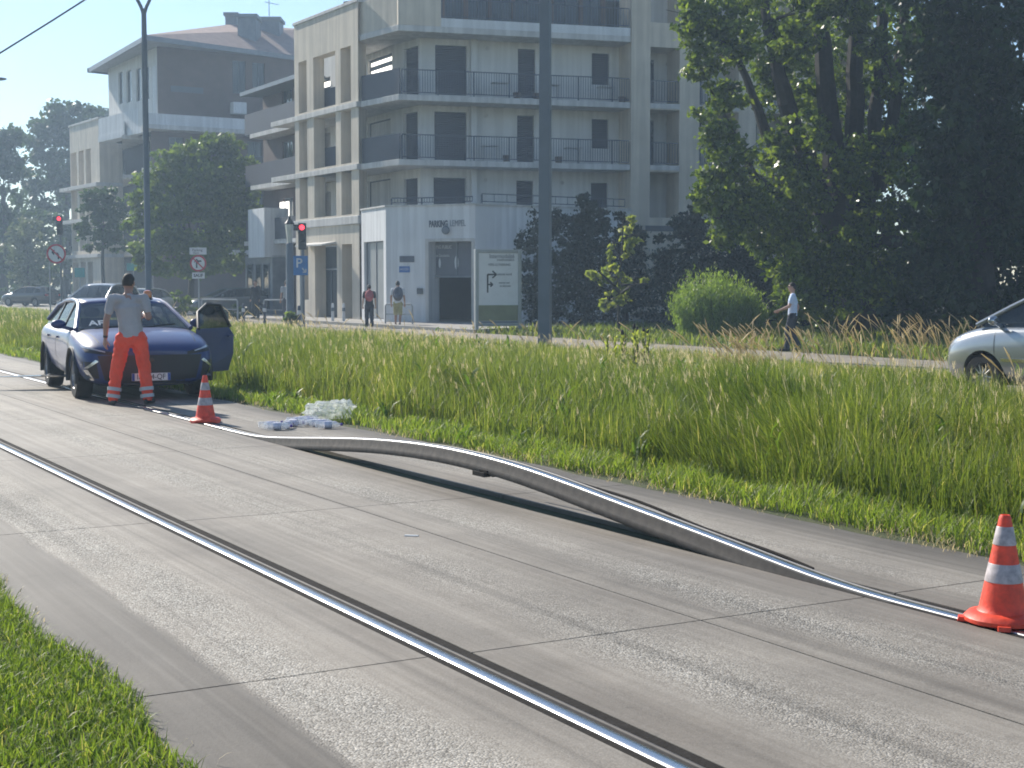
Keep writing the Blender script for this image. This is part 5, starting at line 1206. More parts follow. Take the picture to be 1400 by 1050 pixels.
MB().prism([tuple((E3_+Vector((.2,.5,0))).xy), tuple((B1+Vector((-.3,.5,0))).xy), tuple((B2+Vector((0,.5,0))).xy), tuple((B2+Vector((-6,13,0))).xy), tuple((E3_+Vector((2,11,0))).xy)], 0, 12.3).build('light_block_core', m_dark, LB)  # unseen core added to block light in the lower storeys
q = MB(); PG = Plane(E3_, B1); facade(q, PG, 0, PG.L, 0, 12.36, []); q.build('wall', m_brick, LB)
# stretch between wing and main block: terrace parapet, window with daylight put in as yellow glow, balconies
D3 = D2+Vector((3.2,2.6,0)); E3 = at(206, 200, 108); PM = Plane(D3, E3); om = [PM.rect(137,195,151,206), PM.rect(156,187,165,212), PM.rect(168,186,177,222)]
q = MB(); facade(q, PM, 0, PM.L, 0, 12.3, om); q.build('wall', m_wallw, LB)
window(PM, om[0], LB, 'window', m_dayglow_white, mull=0); window(PM, om[1], LB, 'window', m_pane, mull=0); window(PM, om[2], LB, 'shutter')
for zf in (4.0, 6.84, 9.52, 12.36):
    q = MB(); pbox(q, PM, -.1, PM.L, zf-.28, zf, .003, 2.0); q.build('balcony', m_slab, LB); q = MB(); pbox(q, PM, 0, PM.L, zf+.02, zf+1.0, 1.8, 1.86); q.build('balcony_screen', m_solid if zf < 12 else m_wallp, LB)
PP = Plane(at(135,200,112.5), at(206,200,104.2)); q = MB(); pbox(q, PP, 0, PP.L, 12.75, 14.05, -.2, 0); pbox(q, PP, .01, PP.L-.01, 12.3, 12.74, -3.5, .05); q.build('parapet', m_wallp, LB)
q = MB(); pbox(q, Plane(PP.pt(PP.L,0), B1+Vector((-.2,.3,0))), 0, 2.2, 12.751, 14.04, -.2, 0); q.build('parapet', m_wallp, LB)
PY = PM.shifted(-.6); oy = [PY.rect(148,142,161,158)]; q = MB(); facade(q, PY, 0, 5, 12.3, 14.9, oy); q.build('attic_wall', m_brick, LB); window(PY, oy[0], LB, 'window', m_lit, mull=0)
MB().prism([tuple((D1+Vector((1.6,2.4,0))).xy), tuple((D2+Vector((.6,2.8,0))).xy), tuple((E3+Vector((0,.6,0))).xy), tuple((E3+Vector((4,12,0))).xy), tuple((D1+Vector((8,12,0))).xy)], 0, 12.25).build('light_block_core', m_dark, LB)  # unseen core added to block light behind the wing
under(LB)
# ------------------------------------------------------------------ trees
m_bark = mat('bark', (.035,.030,.027), .9, var=.35, scale=7, bump=.8, bscale=22)
def leafcloud(blobs, size, shell=.55, sub=26, subr=.34, droop=.25, tint=(.4,.22), flat=.85):
    """blobs: (centre, (rx,ry,rz), leaf count). Leaves gather in small sprays, mostly near the outside of each blob, with gaps between."""
    C, T, RR = [], [], []
    for c, r, n in blobs:
        ns = max(1, int(n/sub)); d = rng.normal(0, 1, (ns, 3)); d /= np.linalg.norm(d, axis=1)[:, None]
        rad = (shell+(1-shell)*rng.uniform(0, 1, ns)**.6)*np.where(rng.uniform(0, 1, ns) < .22, rng.uniform(.3, 1, ns), 1)*rng.uniform(.82, 1.12, ns)
        sc_ = d*rad[:, None]*np.array(r)+np.array(c); st_ = rng.normal(0, .12, ns)
        sr = subr*min(1.6, max(.5, np.mean(r)))
        k = rng.integers(0, ns, n); C.append(sc_[k]+rng.normal(0, .5, (n, 3))*sr*np.array([1,1,.6])); T.append(tint[0]+st_[k]+rng.normal(0, tint[1]*.6, n)); RR.append(d[k])
    C, T, RR = np.concatenate(C), np.clip(np.concatenate(T), 0, 1), np.concatenate(RR); n = len(C)
    s = size*rng.uniform(.6, 1.35, n); a = RR*.7+rng.normal(0, .75, (n, 3)); a[:, 2] -= droop; a /= np.linalg.norm(a, axis=1)[:, None]+1e-9
    b = np.cross(a, rng.normal(0, 1, (n, 3))); b /= np.linalg.norm(b, axis=1)[:, None]+1e-9; nn = np.cross(a, b)
    V = np.empty((n, 4, 3), np.float32); V[:, 0] = C-a*(s*.5)[:, None]; V[:, 2] = C+a*(s*.5)[:, None]
    V[:, 1] = C+b*(s*.36*flat)[:, None]+nn*(s*.09)[:, None]-a*(s*.04)[:, None]; V[:, 3] = C-b*(s*.36*flat)[:, None]+nn*(s*.09)[:, None]-a*(s*.04)[:, None]
    return V.reshape(-1, 3), (np.arange(n)*4)[:, None]+np.array([[0,1,2,3]]), np.repeat(T, 4)
def limb(q, p0, p1, r0, r1, wob=.25, n=7):
    p0, p1 = Vector(p0), Vector(p1); L_ = (p1-p0).length; pts = []
    for i in range(n):
        t = i/(n-1); p = p0.lerp(p1, t); k = math.sin(math.pi*t)
        pts.append(p+Vector((random.uniform(-1,1), random.uniform(-1,1), random.uniform(-.4,.4)))*wob*k*L_*.07)
    q.tube(pts, [r0+(r1-r0)*(i/(n-1))**.8 for i in range(n)], 8); return pts
def tree(name, label, cat, stems, blobs, size, lm, group=None, tw=True, **kw):
    """stems: list of (p0,p1,r0,r1); blobs as in leafcloud"""
    b0 = Vector(stems[0][0]); root = empty(name, label, cat, b0, 0, group); q = MB(); tips = []
    for p0, p1, r0, r1 in stems: tips += limb(q, p0, p1, r0, r1)[3:]
    if tw:
        for c, r, n in blobs:                # branches that reach into each clump
            c = Vector(c); t = min(tips, key=lambda p: (p-c).length+ (2 if p.z > c.z+.5 else 0)); d = (t-c).length
            if d > .2: limb(q, t, c, min(.09, .02+.012*d), .012, .5, 5)
            for _ in range(3): limb(q, c, c+Vector([random.gauss(0, .55)*r[i] for i in range(3)]), .02, .006, .4, 4)
    V, F4, T = leafcloud(blobs, size, **kw); q.v = [tuple(Vector(v)-b0) for v in q.v]
    q.build('trunk', m_bark, root, True); link('crown', npmesh('crown', V-np.array(b0), F4, None, {'tint': T}), lm, root); return root
def B(px, py, D, rx, ry, n, dz=None):
    c = at(px, py, D); k = D/F; return (tuple(c), (rx*k, (dz if dz else (rx+ry)*.45)*k, ry*k), int(n*LQ))
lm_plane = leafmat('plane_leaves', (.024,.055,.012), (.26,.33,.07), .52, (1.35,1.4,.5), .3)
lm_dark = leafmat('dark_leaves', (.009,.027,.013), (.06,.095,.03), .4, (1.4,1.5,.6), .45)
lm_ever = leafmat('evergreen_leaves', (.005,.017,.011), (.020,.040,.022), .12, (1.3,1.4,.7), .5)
lm_mid = leafmat('street_tree_leaves', (.045,.08,.018), (.19,.24,.06), .5, (1.35,1.45,.6), .4)
lm_young = leafmat('young_leaves', (.14,.19,.04), (.44,.46,.15), .6, (1.3,1.35,.6), .4)
lm_shrub = leafmat('willow_leaves', (.11,.18,.04), (.34,.42,.13), .55, (1.3,1.4,.6), .45)
lm_far = leafmat('far_leaves', (.02,.042,.014), (.07,.11,.035), .4, (1.4,1.5,.6), .5)
# the big many-stemmed tree
D = 47; tb0 = at(1172, 440, D); tb0.z = 0
def S(x0,y0,x1,y1,r0,r1,d0=D,d1=D): return (at(x0,y0,d0), at(x1,y1,d1), r0*d0/F, r1*d1/F)
stems = [(tb0, at(1170,310,D), .68, .52), S(1156,330,1130,130,19,14), S(1130,130,1112,-80,14,9), S(1174,320,1168,100,16,12), S(1168,100,1172,-90,12,8), S(1185,310,1205,90,12,9), S(1205,90,1214,-70,9,6),
  S(1140,330,1075,140,17,12,D,D-1), S(1075,140,1048,30,12,7,D-1,D-1.5), S(1048,30,1040,-70,7,4,D-1.5,D-2), S(1110,260,1050,190,11,8,D,D-2), S(1050,190,1005,70,8,4,D-2,D-3), S(1200,260,1228,120,11,8,D,D-1), S(1228,120,1236,-20,8,5),
  S(1100,300,1030,240,10,6,D,D-2), S(1030,240,985,150,6,3,D-2,D-3), S(1190,330,1228,330,12,8,D,D-2)]
blobs = [B(985,55,43.5,48,42,1500), B(950,22,43,30,28,700), B(1000,-25,44,60,45,1300), B(1045,60,46,45,55,1100), B(1085,15,46,45,50,1200), B(960,95,43.5,25,28,500), B(975,165,44,22,38,650), B(1000,130,44,26,32,500),
 B(990,225,44,38,45,1400), B(975,265,44,26,36,900), B(1010,290,44,42,45,1500), B(985,300,43.5,20,40,700), B(1050,300,45,45,55,1800), B(1060,220,46,38,42,900), B(1095,270,45,40,50,1300), B(1095,350,45,50,50,1900), B(1130,400,45,50,50,1700), B(1085,410,44,28,40,800),
 B(1140,270,48,55,70,1600), B(1175,360,45,50,50,1500), B(1150,60,49,60,60,1300), B(1185,150,49,45,60,900), B(1130,150,49,45,60,900), B(1120,-40,46,70,45,1400), B(1190,-30,46,70,45,1400), B(1225,200,46,24,36,600), B(1215,110,46,26,38,500), B(1200,290,46,40,40,1000), B(1220,380,46,45,60,1500), B(1050,120,47,34,50,700), B(1100,120,48,34,45,700), B(1232,60,48,34,60,1200), B(1236,170,48,28,60,1000), B(1150,20,44.5,38,26,700), B(1195,60,44.5,26,34,500), B(1120,180,44.5,24,40,500), B(1165,230,44.5,30,36,700), B(1075,190,44.5,26,30,500), B(1100,60,44,36,30,700), B(1210,210,45,30,40,700), B(1180,-5,44,60,30,900)]
tree('broadleaf_tree', 'tall many-stemmed tree with sunlit yellow-green leaf edges rising beside the walking man', 'tree', stems, [(c, r, int(n*1.05)) for c, r, n in blobs], .20, lm_plane, subr=.36, shell=.62, sub=34, tint=(.42,.3))
# the darker trees behind it and to its right
D = 42; tb1 = at(1345, 450, D); tb1.z = 0
stems = [(tb1, at(1340,260,D), .4, .3), S(1340,260,1310,60,14,10), S(1340,260,1375,40,14,9), S(1310,60,1280,-60,10,6), S(1340,300,1280,180,9,5), S(1350,280,1440,150,9,5)]
blobs = [B(1275,60,40.5,40,40,1300), B(1330,20,41,60,50,2000), B(1300,110,41,48,40,1600), B(1285,180,40.5,45,36,1500), B(1350,120,42,60,60,2200), B(1335,210,41.5,60,50,2000), B(1290,250,41,50,45,1700), B(1350,300,42,65,60,2200), B(1275,330,42,50,60,1800), B(1300,400,42,60,60,2000), B(1390,220,41,45,70,1700), B(1400,60,42,60,80,2200), B(1390,380,42,60,70,2200), B(1260,-20,41,60,45,1400), B(1340,-50,42,90,50,2000), B(1460,150,43,60,120,2200), B(1470,350,43,60,120,2000), B(1255,420,43,40,40,900)]
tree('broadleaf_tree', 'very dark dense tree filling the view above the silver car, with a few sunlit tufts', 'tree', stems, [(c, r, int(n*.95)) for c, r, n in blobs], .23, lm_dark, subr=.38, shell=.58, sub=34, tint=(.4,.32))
D = 53; tb2 = at(1180, 440, D); tb2.z = 0
blobs = [B(1120,380,53,70,70,2400), B(1200,400,53,70,60,2200), B(1060,400,54,50,55,1700), B(1270,360,53,70,80,2600), B(1350,340,52,80,100,2600), B(1020,390,55,36,50,1200), B(1240,220,53,60,90,1800), B(1330,180,53,70,110,2200), B(1300,60,53,70,80,2000), B(1420,250,53,70,160,3000)]
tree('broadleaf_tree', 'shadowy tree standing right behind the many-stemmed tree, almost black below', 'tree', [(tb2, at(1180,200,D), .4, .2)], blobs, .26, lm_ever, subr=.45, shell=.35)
# dark evergreens in front of the podium wall
G_ = 'dark evergreen shrubs along the apartment building'
def ever(label, px, D, base_px, blobs):
    p = at(px, 444, D); p.z = 0; tp = at(px, base_px, D)
    return tree('evergreen_shrub', label, 'shrub', [(p, tp, .14, .03)], blobs, .17, lm_ever, G_, tw=False, subr=.28, shell=.35, droop=0)
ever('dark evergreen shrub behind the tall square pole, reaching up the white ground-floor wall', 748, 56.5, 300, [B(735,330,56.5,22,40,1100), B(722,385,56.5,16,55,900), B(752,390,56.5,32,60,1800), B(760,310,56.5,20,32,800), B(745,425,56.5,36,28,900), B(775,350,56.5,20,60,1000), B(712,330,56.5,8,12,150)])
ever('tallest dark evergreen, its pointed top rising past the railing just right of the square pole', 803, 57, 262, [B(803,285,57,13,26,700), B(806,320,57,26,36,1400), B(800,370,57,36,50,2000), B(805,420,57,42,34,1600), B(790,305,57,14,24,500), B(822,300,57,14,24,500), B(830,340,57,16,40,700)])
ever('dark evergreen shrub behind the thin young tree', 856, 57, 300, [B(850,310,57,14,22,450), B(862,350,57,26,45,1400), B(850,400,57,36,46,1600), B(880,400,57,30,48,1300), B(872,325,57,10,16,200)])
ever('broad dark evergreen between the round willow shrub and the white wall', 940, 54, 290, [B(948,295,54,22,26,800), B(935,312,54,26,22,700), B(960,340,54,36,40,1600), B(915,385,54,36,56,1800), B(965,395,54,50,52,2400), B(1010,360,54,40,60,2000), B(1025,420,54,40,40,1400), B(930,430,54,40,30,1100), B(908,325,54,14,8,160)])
# tall dock with dark seed heads standing out of the grass
p = tr(14.6, 21.5); q0 = at(852, 492, 27.5); p = Vector((q0.x, q0.y, 0)); t = empty('dock_plant', 'tall weeds with dark seed heads and bright leaves standing out of the meadow', 'weed', p, 0); qs, qh = MB(), MB(); parts = []
for k in range(9):
    x, y = random.uniform(-.35, .45), random.uniform(-.2, .2); h = random.uniform(.72, .98); qs.tube([(x,y,0),(x+.02,y,h*.6),(x+random.uniform(-.06,.06),y,h)], [.010,.008,.005], 5)
    if k % 2 == 0: MB().ball((x,y,h), (.028,.028,.055), 8, 7).build('seed_head', m_bark, t, True)
    kk = 16; zz = rng.uniform(.15, h*.9, kk); parts.append(blades(np.stack([np.full(kk, x), np.full(kk, y), zz], 1), rng.uniform(.12, .26, kk)*(1.2-zz/h*.6), np.full(kk, .045), rng.uniform(.7, 1.1, kk), np.clip(rng.normal(.6, .15, kk), 0, 1)))
qs.build('stem', m_bark, t, True); V, A, B_, T = joinparts(parts); link('leaves', npmesh('leaves', V, A, B_, {'tint': T}), lm_young, t)
# thin young tree
D = 49; p = at(846, 450, D); p.z = 0
tree('young_tree', 'thin young tree with loose pale yellow-green leaves in front of the dark hedge', 'tree', [(p, at(852,300,D), .055, .018), S(848,400,818,370,3,1.2), S(849,390,880,388,2,1), S(850,360,838,330,2,1)],
  [(c, r, int(n*.6)) for c, r, n in [B(860,303,D,9,14,90), B(857,325,D,14,16,150), B(862,345,D,11,13,100), B(838,345,D,8,14,70), B(836,372,D,18,14,160), B(815,380,D,13,11,110), B(845,385,D,18,12,150), B(858,390,D,12,10,80), B(838,408,D,20,14,150), B(826,420,D,14,11,90), B(880,386,D,6,7,35), B(855,412,D,14,12,90), B(868,322,D,8,10,50)]], .22, lm_young, subr=.2, sub=10)
# round willow-like shrub
D = 45; p = at(982, 462, D); p.z = 0; V_ = []
def shoots(n):
    P, A_, H_, T_ = [], [], [], []
    for _ in range(n):
        a = random.uniform(0, 6.283); r = random.uniform(0, 1)**.5; x, y = r*math.cos(a)*1.45, r*math.sin(a)*1.0
        top = (1.78*(1-.5*r**2.6)-.12*x)*random.choice([.7,.85,.95,1.0,1.05,1.2])*random.uniform(.9, 1.08); ln = Vector((x*.55+random.gauss(0, .1), y*.5+random.gauss(0, .1), 0)); t0 = random.gauss(.5, .16)
        k = 34; q = np.sort(rng.uniform(.05 if r > .75 else .4, 1, k))
        P.append(np.stack([p.x+x*.85+ln.x*.5*q**2+rng.normal(0, .035, k), p.y+y*.85+ln.y*.5*q**2+rng.normal(0, .035, k), top*q], 1)); A_.append(rng.uniform(0, 6.283, k)); H_.append(rng.uniform(.08, .17, k)*(1.15-.5*q)); T_.append(np.clip(t0+rng.normal(0, .13, k), 0, .8))
    P, A_, H_, T_ = map(np.concatenate, (P, A_, H_, T_)); k = len(P)
    return blades(P, H_, rng.uniform(.014, .03, k), rng.uniform(.35, .95, k), T_, A_, .4)
root = empty('willow_shrub', 'round light green willow-like shrub with feathery top beside the walking man', 'shrub', p, 0)
V, A, B_, T = shoots(int(760*LQ))
link('foliage', npmesh('foliage', V-np.array([p.x, p.y, 0]), A, B_, {'tint': T}), lm_shrub, root)
q = MB()
for k in range(26): a = random.uniform(0, 6.28); q.tube([(.1*math.cos(a), .1*math.sin(a), 0), (.5*math.cos(a), .45*math.sin(a), .6), (.9*math.cos(a)*random.uniform(.5,1), .8*math.sin(a), 1.2)], [.018,.012,.004], 5)
q.build('stems', m_bark, root, True)
# street trees before the left block
D = 83; p = at(262, 430, D); p.z = 0
tree('street_tree', 'leafy street tree with layered branches in front of the left apartment block', 'tree', [(p, at(262,352,D), .2, .14)],
  [B(290,200,D,40,18,1100), B(255,215,D-1,45,20,1300), B(310,225,D,42,20,1200), B(230,245,D-1,42,22,1300), B(285,250,D-2,50,26,1800), B(200,275,D,32,18,900), B(330,262,D,28,18,800), B(245,285,D-2,50,24,1800), B(310,295,D-1,45,24,1600), B(195,305,D,32,18,900), B(230,330,D-2,44,22,1500), B(285,335,D-2,45,24,1600), B(335,325,D,22,16,600), B(200,345,D,26,16,700), B(265,365,D-1,46,16,1100), B(320,358,D,32,14,700), B(215,368,D,24,12,400), B(338,290,D,24,14,500)], .30, lm_mid, subr=.34, shell=.4)
D = 98; p = at(140, 425, D); p.z = 0
tree('street_tree', 'smaller dark street tree in front of the slim beige columns', 'tree', [(p, at(142,310,D), .16, .08)],
  [B(140,270,D,24,18,600), B(125,292,D,22,14,450), B(155,295,D,26,20,700), B(138,318,D,30,16,650), B(112,312,D,14,10,200), B(160,330,D,18,14,350), B(128,338,D,18,8,250)], .32, lm_far, subr=.34, shell=.35)
# trees closing the view on the left
def far(label, px, D, blobs, lm=lm_far, size=.62):
    p = at(px, 408, D); p.z = 0
    return tree('broadleaf_tree', label, 'tree', [(p, at(px, 260, D), .5, .2)], blobs, size, lm, 'tall trees behind the crossing', subr=.5, shell=.4)
far('tall rounded tree rising just left of the left apartment block roof', 92, 150, [B(92,158,150,36,24,800), B(60,185,150,40,28,900), B(112,190,150,34,34,900), B(80,225,150,50,36,1300), B(115,255,150,40,40,1000), B(60,270,150,45,45,1200), B(95,320,150,55,45,1300), B(70,375,150,60,36,1200), B(130,160,155,18,18,250)])
far('dark tree cut by the edge of the view, lower than its neighbour', 5, 135, [B(5,190,135,22,22,500), B(-20,210,135,40,40,900), B(8,240,135,34,34,800), B(-10,290,135,45,45,1100), B(30,300,140,40,40,900), B(10,360,135,55,45,1300), B(50,350,140,40,45,900), B(-60,250,135,50,90,1400)], lm_far, .55)
far('hazy small tree crown against the brown top storey', 150, 165, [B(142,155,165,14,14,220), B(150,180,165,20,20,300)], lm_far)
lm_pale = leafmat('pale_leaves', (.06,.085,.035), (.20,.23,.13), .4, (1.2,1.25,.8), .5)
p = at(38, 406, 120); p.z = 0
tree('round_topped_tree', 'clipped round tree with a pale lit rim beside the round prohibition sign', 'tree', [(p, at(38,340,120), .2, .1)], [B(38,315,120,24,16,700), B(32,340,120,26,24,1000), B(45,360,120,26,30,1000), B(30,385,120,28,20,700)], .30, lm_pale, subr=.34, shell=.5)
# low planting by the street
def bush(label, px, py, D, rx, ry, n, lm=lm_far):
    p = at(px, py, D); p.z = 0; return tree('low_bush', label, 'bush', [(p, at(px, py-ry, D), .03, .01)], [B(px, py-ry*.6, D, rx, ry, n)], .2, lm, 'low bushes by the street', subr=.2, tw=False)
bush('spiky low bush just behind the open car door', 247, 424, 72, 22, 20, 700, lm_mid); bush('low bush behind the street railing near the black clad person', 320, 432, 66, 22, 9, 450); bush('grassy bush at the foot of the lantern post', 398, 440, 56, 10, 8, 200, lm_mid)
bush('low dark bush left of the parked dark hatchback behind the crossing', 3, 408, 118, 14, 14, 300)

# ------------------------------------------------------------------ street furniture
m_pole = mat('pole_grey_paint', (.13,.15,.175), .5, var=.12, scale=1.2, bump=.1)
m_polel = mat('pole_light_grey', (.30,.32,.34), .5, var=.1)
p = at(745, 476, 38); p.z = 0
t = empty('square_pole', 'tall square grey steel pole standing in the grass before the apartment building', 'pole', p, R(-14))
q = MB(); q.hexa([(-.155,-.155,0),(.155,-.155,0),(.155,.155,0),(-.155,.155,0)], [(-.118,-.118,11.5),(.118,-.118,11.5),(.118,.118,11.5),(-.118,.118,11.5)]); q.build('shaft', m_pole, t, bevel=.015)
q = MB().box(-.25,.25,-.25,.25,-.02,.04); 
for sx in (-1,1):
    for sy in (-1,1): q.lathe([(.02,.04),(.02,.09),(0,.09)], 8, c=(sx*.2,sy*.2,0))
q.build('base_plate', m_pole, t); MB().box(-.08,.08,-.158,-.150,.9,1.35).build('access_door', m_pole, t, bevel=.003)
MB().tube([(0,0,11.2),(-3,-.6,11.6)], .05, 8).build('bracket', m_pole, t)
p = at(204, 462, 47); p.z = 0
t = empty('street_lamp', 'tall grey lamp post forking into two arms behind the dark blue car', 'street lamp', p, 0)
q = MB(); zt_ = at(201, 12, 47).z; q.lathe([(.13,0),(.125,1.2),(.10,1.25),(.092,zt_-1.1),(.10,zt_-1.05),(.085,zt_-1.0),(.075,zt_)], 14); q.build('shaft', m_pole, t, True)
for s in (-1, 1):
    q = MB(); q.tube([(0,0,zt_-.2),(s*.08,0,zt_+.05),(s*.28,0,zt_+.45),(s*.7,0,zt_+1.0),(s*1.4,0,zt_+1.3)], [.06,.055,.05,.045,.04], 8); q.build('arm', m_pole, t, True)
    q = MB(); q.hexa([(s*1.3,-.12,zt_+1.22),(s*2.0,-.10,zt_+1.34),(s*2.0,.10,zt_+1.34),(s*1.3,.12,zt_+1.22)], [(s*1.3,-.10,zt_+1.36),(s*2.0,-.06,zt_+1.42),(s*2.0,.06,zt_+1.42),(s*1.3,.10,zt_+1.36)]); q.build('lamp_head', m_polel, t)
# tip of a lamp head at the left edge
p = at(-70, 440, 60); p.z = 0; t = empty('street_lamp', 'street lamp whose flat head pokes in at the edge of the sky above the trees', 'street lamp', p, 0)
hz_ = at(0, 108, 60); MB().lathe([(.1,0),(.06,hz_.z-.3)], 10).build('shaft', m_pole, t, True); MB().tube([(0,0,hz_.z-.3),(.5,0,hz_.z),(hz_.x-p.x-.3,0,hz_.z+.02)], .04, 8).build('arm', m_pole, t, True)
q = MB(); q.ball((hz_.x-p.x-.08,0,hz_.z), (.36,.14,.07), 14, 8); q.build('lamp_head', m_pole, t, True)
# overhead line with its masts out of view
a, b = at(-160, 172, 30), at(300, -118, 30); o = MB().tube([a, a.lerp(b,.5)-Vector((0,0,.03)), b], .017, 6).build('overhead_wire', m_iron); tag(o, 'single dark overhead wire crossing the corner of the sky', 'wire')
m_red = mat('red_signal', (.9,.03,.03), .3, emit=(1,.03,.05), estr=2.6); m_redring = mat('sign_red', (.42,.02,.03), .45); m_signw = mat('sign_white', (.60,.60,.60), .5); m_signback = mat('sign_blue_panel', (.03,.16,.42), .45)
def signal(label, px, py, D, base, w=.30):
    p = at(px, py, D); z = p.z; b = Vector((p.x, p.y, 0)); t = empty('traffic_light', label, 'traffic light', b, 0, 'traffic lights showing red')
    MB().tube([(0,.12,0),(0,.12,z-.3)], .06, 10).build('post', m_pole, t, True)
    q = MB(); q.box(-.15,.15,-.05,.12,z-.85,z+.17); h = q.build('housing', m_trim, t, bevel=.03)
    for k, m_ in ((0, m_red), (-.32, m_trim), (-.62, m_trim)):
        MB().lathe([(.0,-.075),(.075,-.065),(.098,-.05)], 20, axis='y', c=(0,0,z+k)).build('lens', m_, h, True)
        vq = MB(); vq.add([(.115*math.cos(a_), y_, z+k+.115*math.sin(a_)) for y_ in (-.05,-.20) for a_ in np.linspace(0, math.pi, 11)], [(i, i+1, 12+i, 11+i) for i in range(10)]); vq.build('visor', m_trim, h)
    q = MB(); q.box(-.34,-.16,-.04,.08,z-.12,z+.12); q.build('side_box', m_trim, t, bevel=.02)
    return t
signal('traffic light showing red above the blue parking sign', 413, 311, 57, 445)
signal('traffic light showing red above the round red-rimmed sign', 81, 299, 78, 425)
def disc(parent, m, r, y, z, ring=None, seg=32, x=0.0, nm='disc'):
    o = MB().lathe([(0,-.012),(r,-.012),(r,.0),(0,.0)], seg, axis='y', c=(x,y,z)).build(nm, m, parent)
    if ring: MB().lathe([(r-ring,-.0125),(r-ring,-.018),(r+.004,-.018),(r+.004,.002)], seg, axis='y', c=(x,y,z), caps=False).build('rim', m_redring, o)
    return o
def bars(parent, segs, y, w, m, nm='symbol'):
    q = MB()
    for (x0,z0),(x1,z1) in segs:
        d = Vector((x1-x0,0,z1-z0)).normalized(); n = Vector((-d.z,0,d.x))*w/2; a, b = Vector((x0,y,z0)), Vector((x1,y,z1)); y2 = Vector((0,-.004,0))
        q.add([a+n,b+n,b-n,a-n,a+n+y2,b+n+y2,b-n+y2,a-n+y2], [(0,1,2,3),(7,6,5,4),(0,4,5,1),(1,5,6,2),(2,6,7,3),(3,7,4,0)])
    return q.build(nm, m, parent)
# no left turn sign
D = 70; p = at(77, 347, D); z = p.z; t = empty('road_sign', 'round white no-left-turn sign with red rim left of the beige columns', 'road sign', (p.x, p.y, 0), 0)
MB().tube([(-.35,.06,0),(-.35,.06,z+.1)], .035, 8).build('post', m_polel, t, True); MB().tube([(-.35,.06,z),(0,.03,z)], .03, 6).build('bracket', m_polel, t)
d_ = disc(t, m_signw, .46, 0, z, .085); bars(d_, [((.10,z-.26),(.10,z-.02)),((.10,z+.0),(-.20,z+.08))], -.013, .075, m_ink, 'arrow'); bars(d_, [((-.20,z+.08),(-.08,z+.18)),((-.20,z+.08),(-.10,z-.04))], -.0135, .05, m_ink, 'arrow_head'); bars(d_, [((-.27,z+.27),(.27,z-.27))], -.019, .07, m_redring, 'bar')
# no turn sign with plates
D = 68; p = at(271, 360, D); z = p.z; k = D/F; t = empty('road_sign', 'round no-turning sign between two white plates under the street tree', 'road sign', (p.x, p.y, 0), 0)
MB().tube([(0,.05,0),(0,.05,z+.75)], .035, 8).build('post', m_polel, t, True)
d_ = disc(t, m_signw, .375, 0, z, .075); bars(d_, [((-.07,z-.22),(-.07,z+.1)),((-.07,z+.1),(.15,z+.1))], -.013, .07, m_ink, 'arrow'); bars(d_, [((-.07,z+.2),(-.17,z+.04)),((-.07,z+.2),(.03,z+.04))], -.0135, .045, m_ink, 'arrow_head'); bars(d_, [((-.22,z+.22),(.22,z-.22))], -.019, .06, m_redring, 'bar')
u = MB().box(-.39,.39,-.012,.0,z+.40,z+.72).build('upper_plate', m_signw, t, bevel=.004); tx_ = text('plate_lettering', 'Parking', .16, m_ink, u, .002); tx_.rotation_euler = (R(90),0,0); tx_.location = (-.03,-.014,z+.60); tx_ = text('plate_lettering', 'Gare', .13, m_ink, u, .002); tx_.rotation_euler = (R(90),0,0); tx_.location = (-.1,-.014,z+.47)
u = MB().box(-.29,.29,-.012,.0,z-.70,z-.42).build('lower_plate', m_signw, t, bevel=.004); tx_ = text('plate_lettering', 'SAUF', .19, m_ink, u, .002, bold=.006); tx_.rotation_euler = (R(90),0,0); tx_.location = (0,-.014,z-.56)
# parking sign under the traffic light
D = 56.6; p = at(411, 363, D); z = p.z; t = empty('parking_sign', 'blue parking sign with a white P and a small arrow below the red traffic light', 'road sign', (p.x, p.y, 0), 0)
MB().tube([(.0,.08,0),(.0,.08,z)], .05, 8).build('post', m_polel, t, True)
u = MB().box(-.28,.28,-.012,.0,z-.37,z+.37).build('panel', m_signback, t, bevel=.01); tx_ = text('sign_letter', 'P', .50, m_signw, u, .002, bold=.008); tx_.rotation_euler = (R(90),0,0); tx_.location = (-.06,-.015,z+.08)
bars(u, [((.06,z-.10),(.20,z-.26)),((.20,z-.26),(.08,z-.25)),((.20,z-.26),(.20,z-.13))], -.013, .045, m_signw, 'arrow')
# old style lantern
D = 58; p = at(397, 440, D); p.z = 0; zt_ = at(397, 332, D).z; zl = at(397, 311, D).z; t = empty('lantern_post', 'old-style lantern on a slim grey post just left of the parking sign', 'street lamp', p, 0)
MB().lathe([(.22,0),(.22,.5),(.20,.55),(.16,.62),(.15,zt_-.1),(.13,zt_-.02),(.10,zt_)], 14).build('post', m_pole, t, True)
q = MB(); q.lathe([(.10,zt_),(.17,zl+.1),(.17,zl+.12)], 6); q.build('glass', mat('milk_glass', (.62,.60,.52), .3), t); MB().lathe([(.2,zl+.12),(.19,zl+.16),(.08,zl+.3),(.05,zl+.36),(.02,zl+.45),(0,zl+.46)], 6).build('cap', m_trim, t)
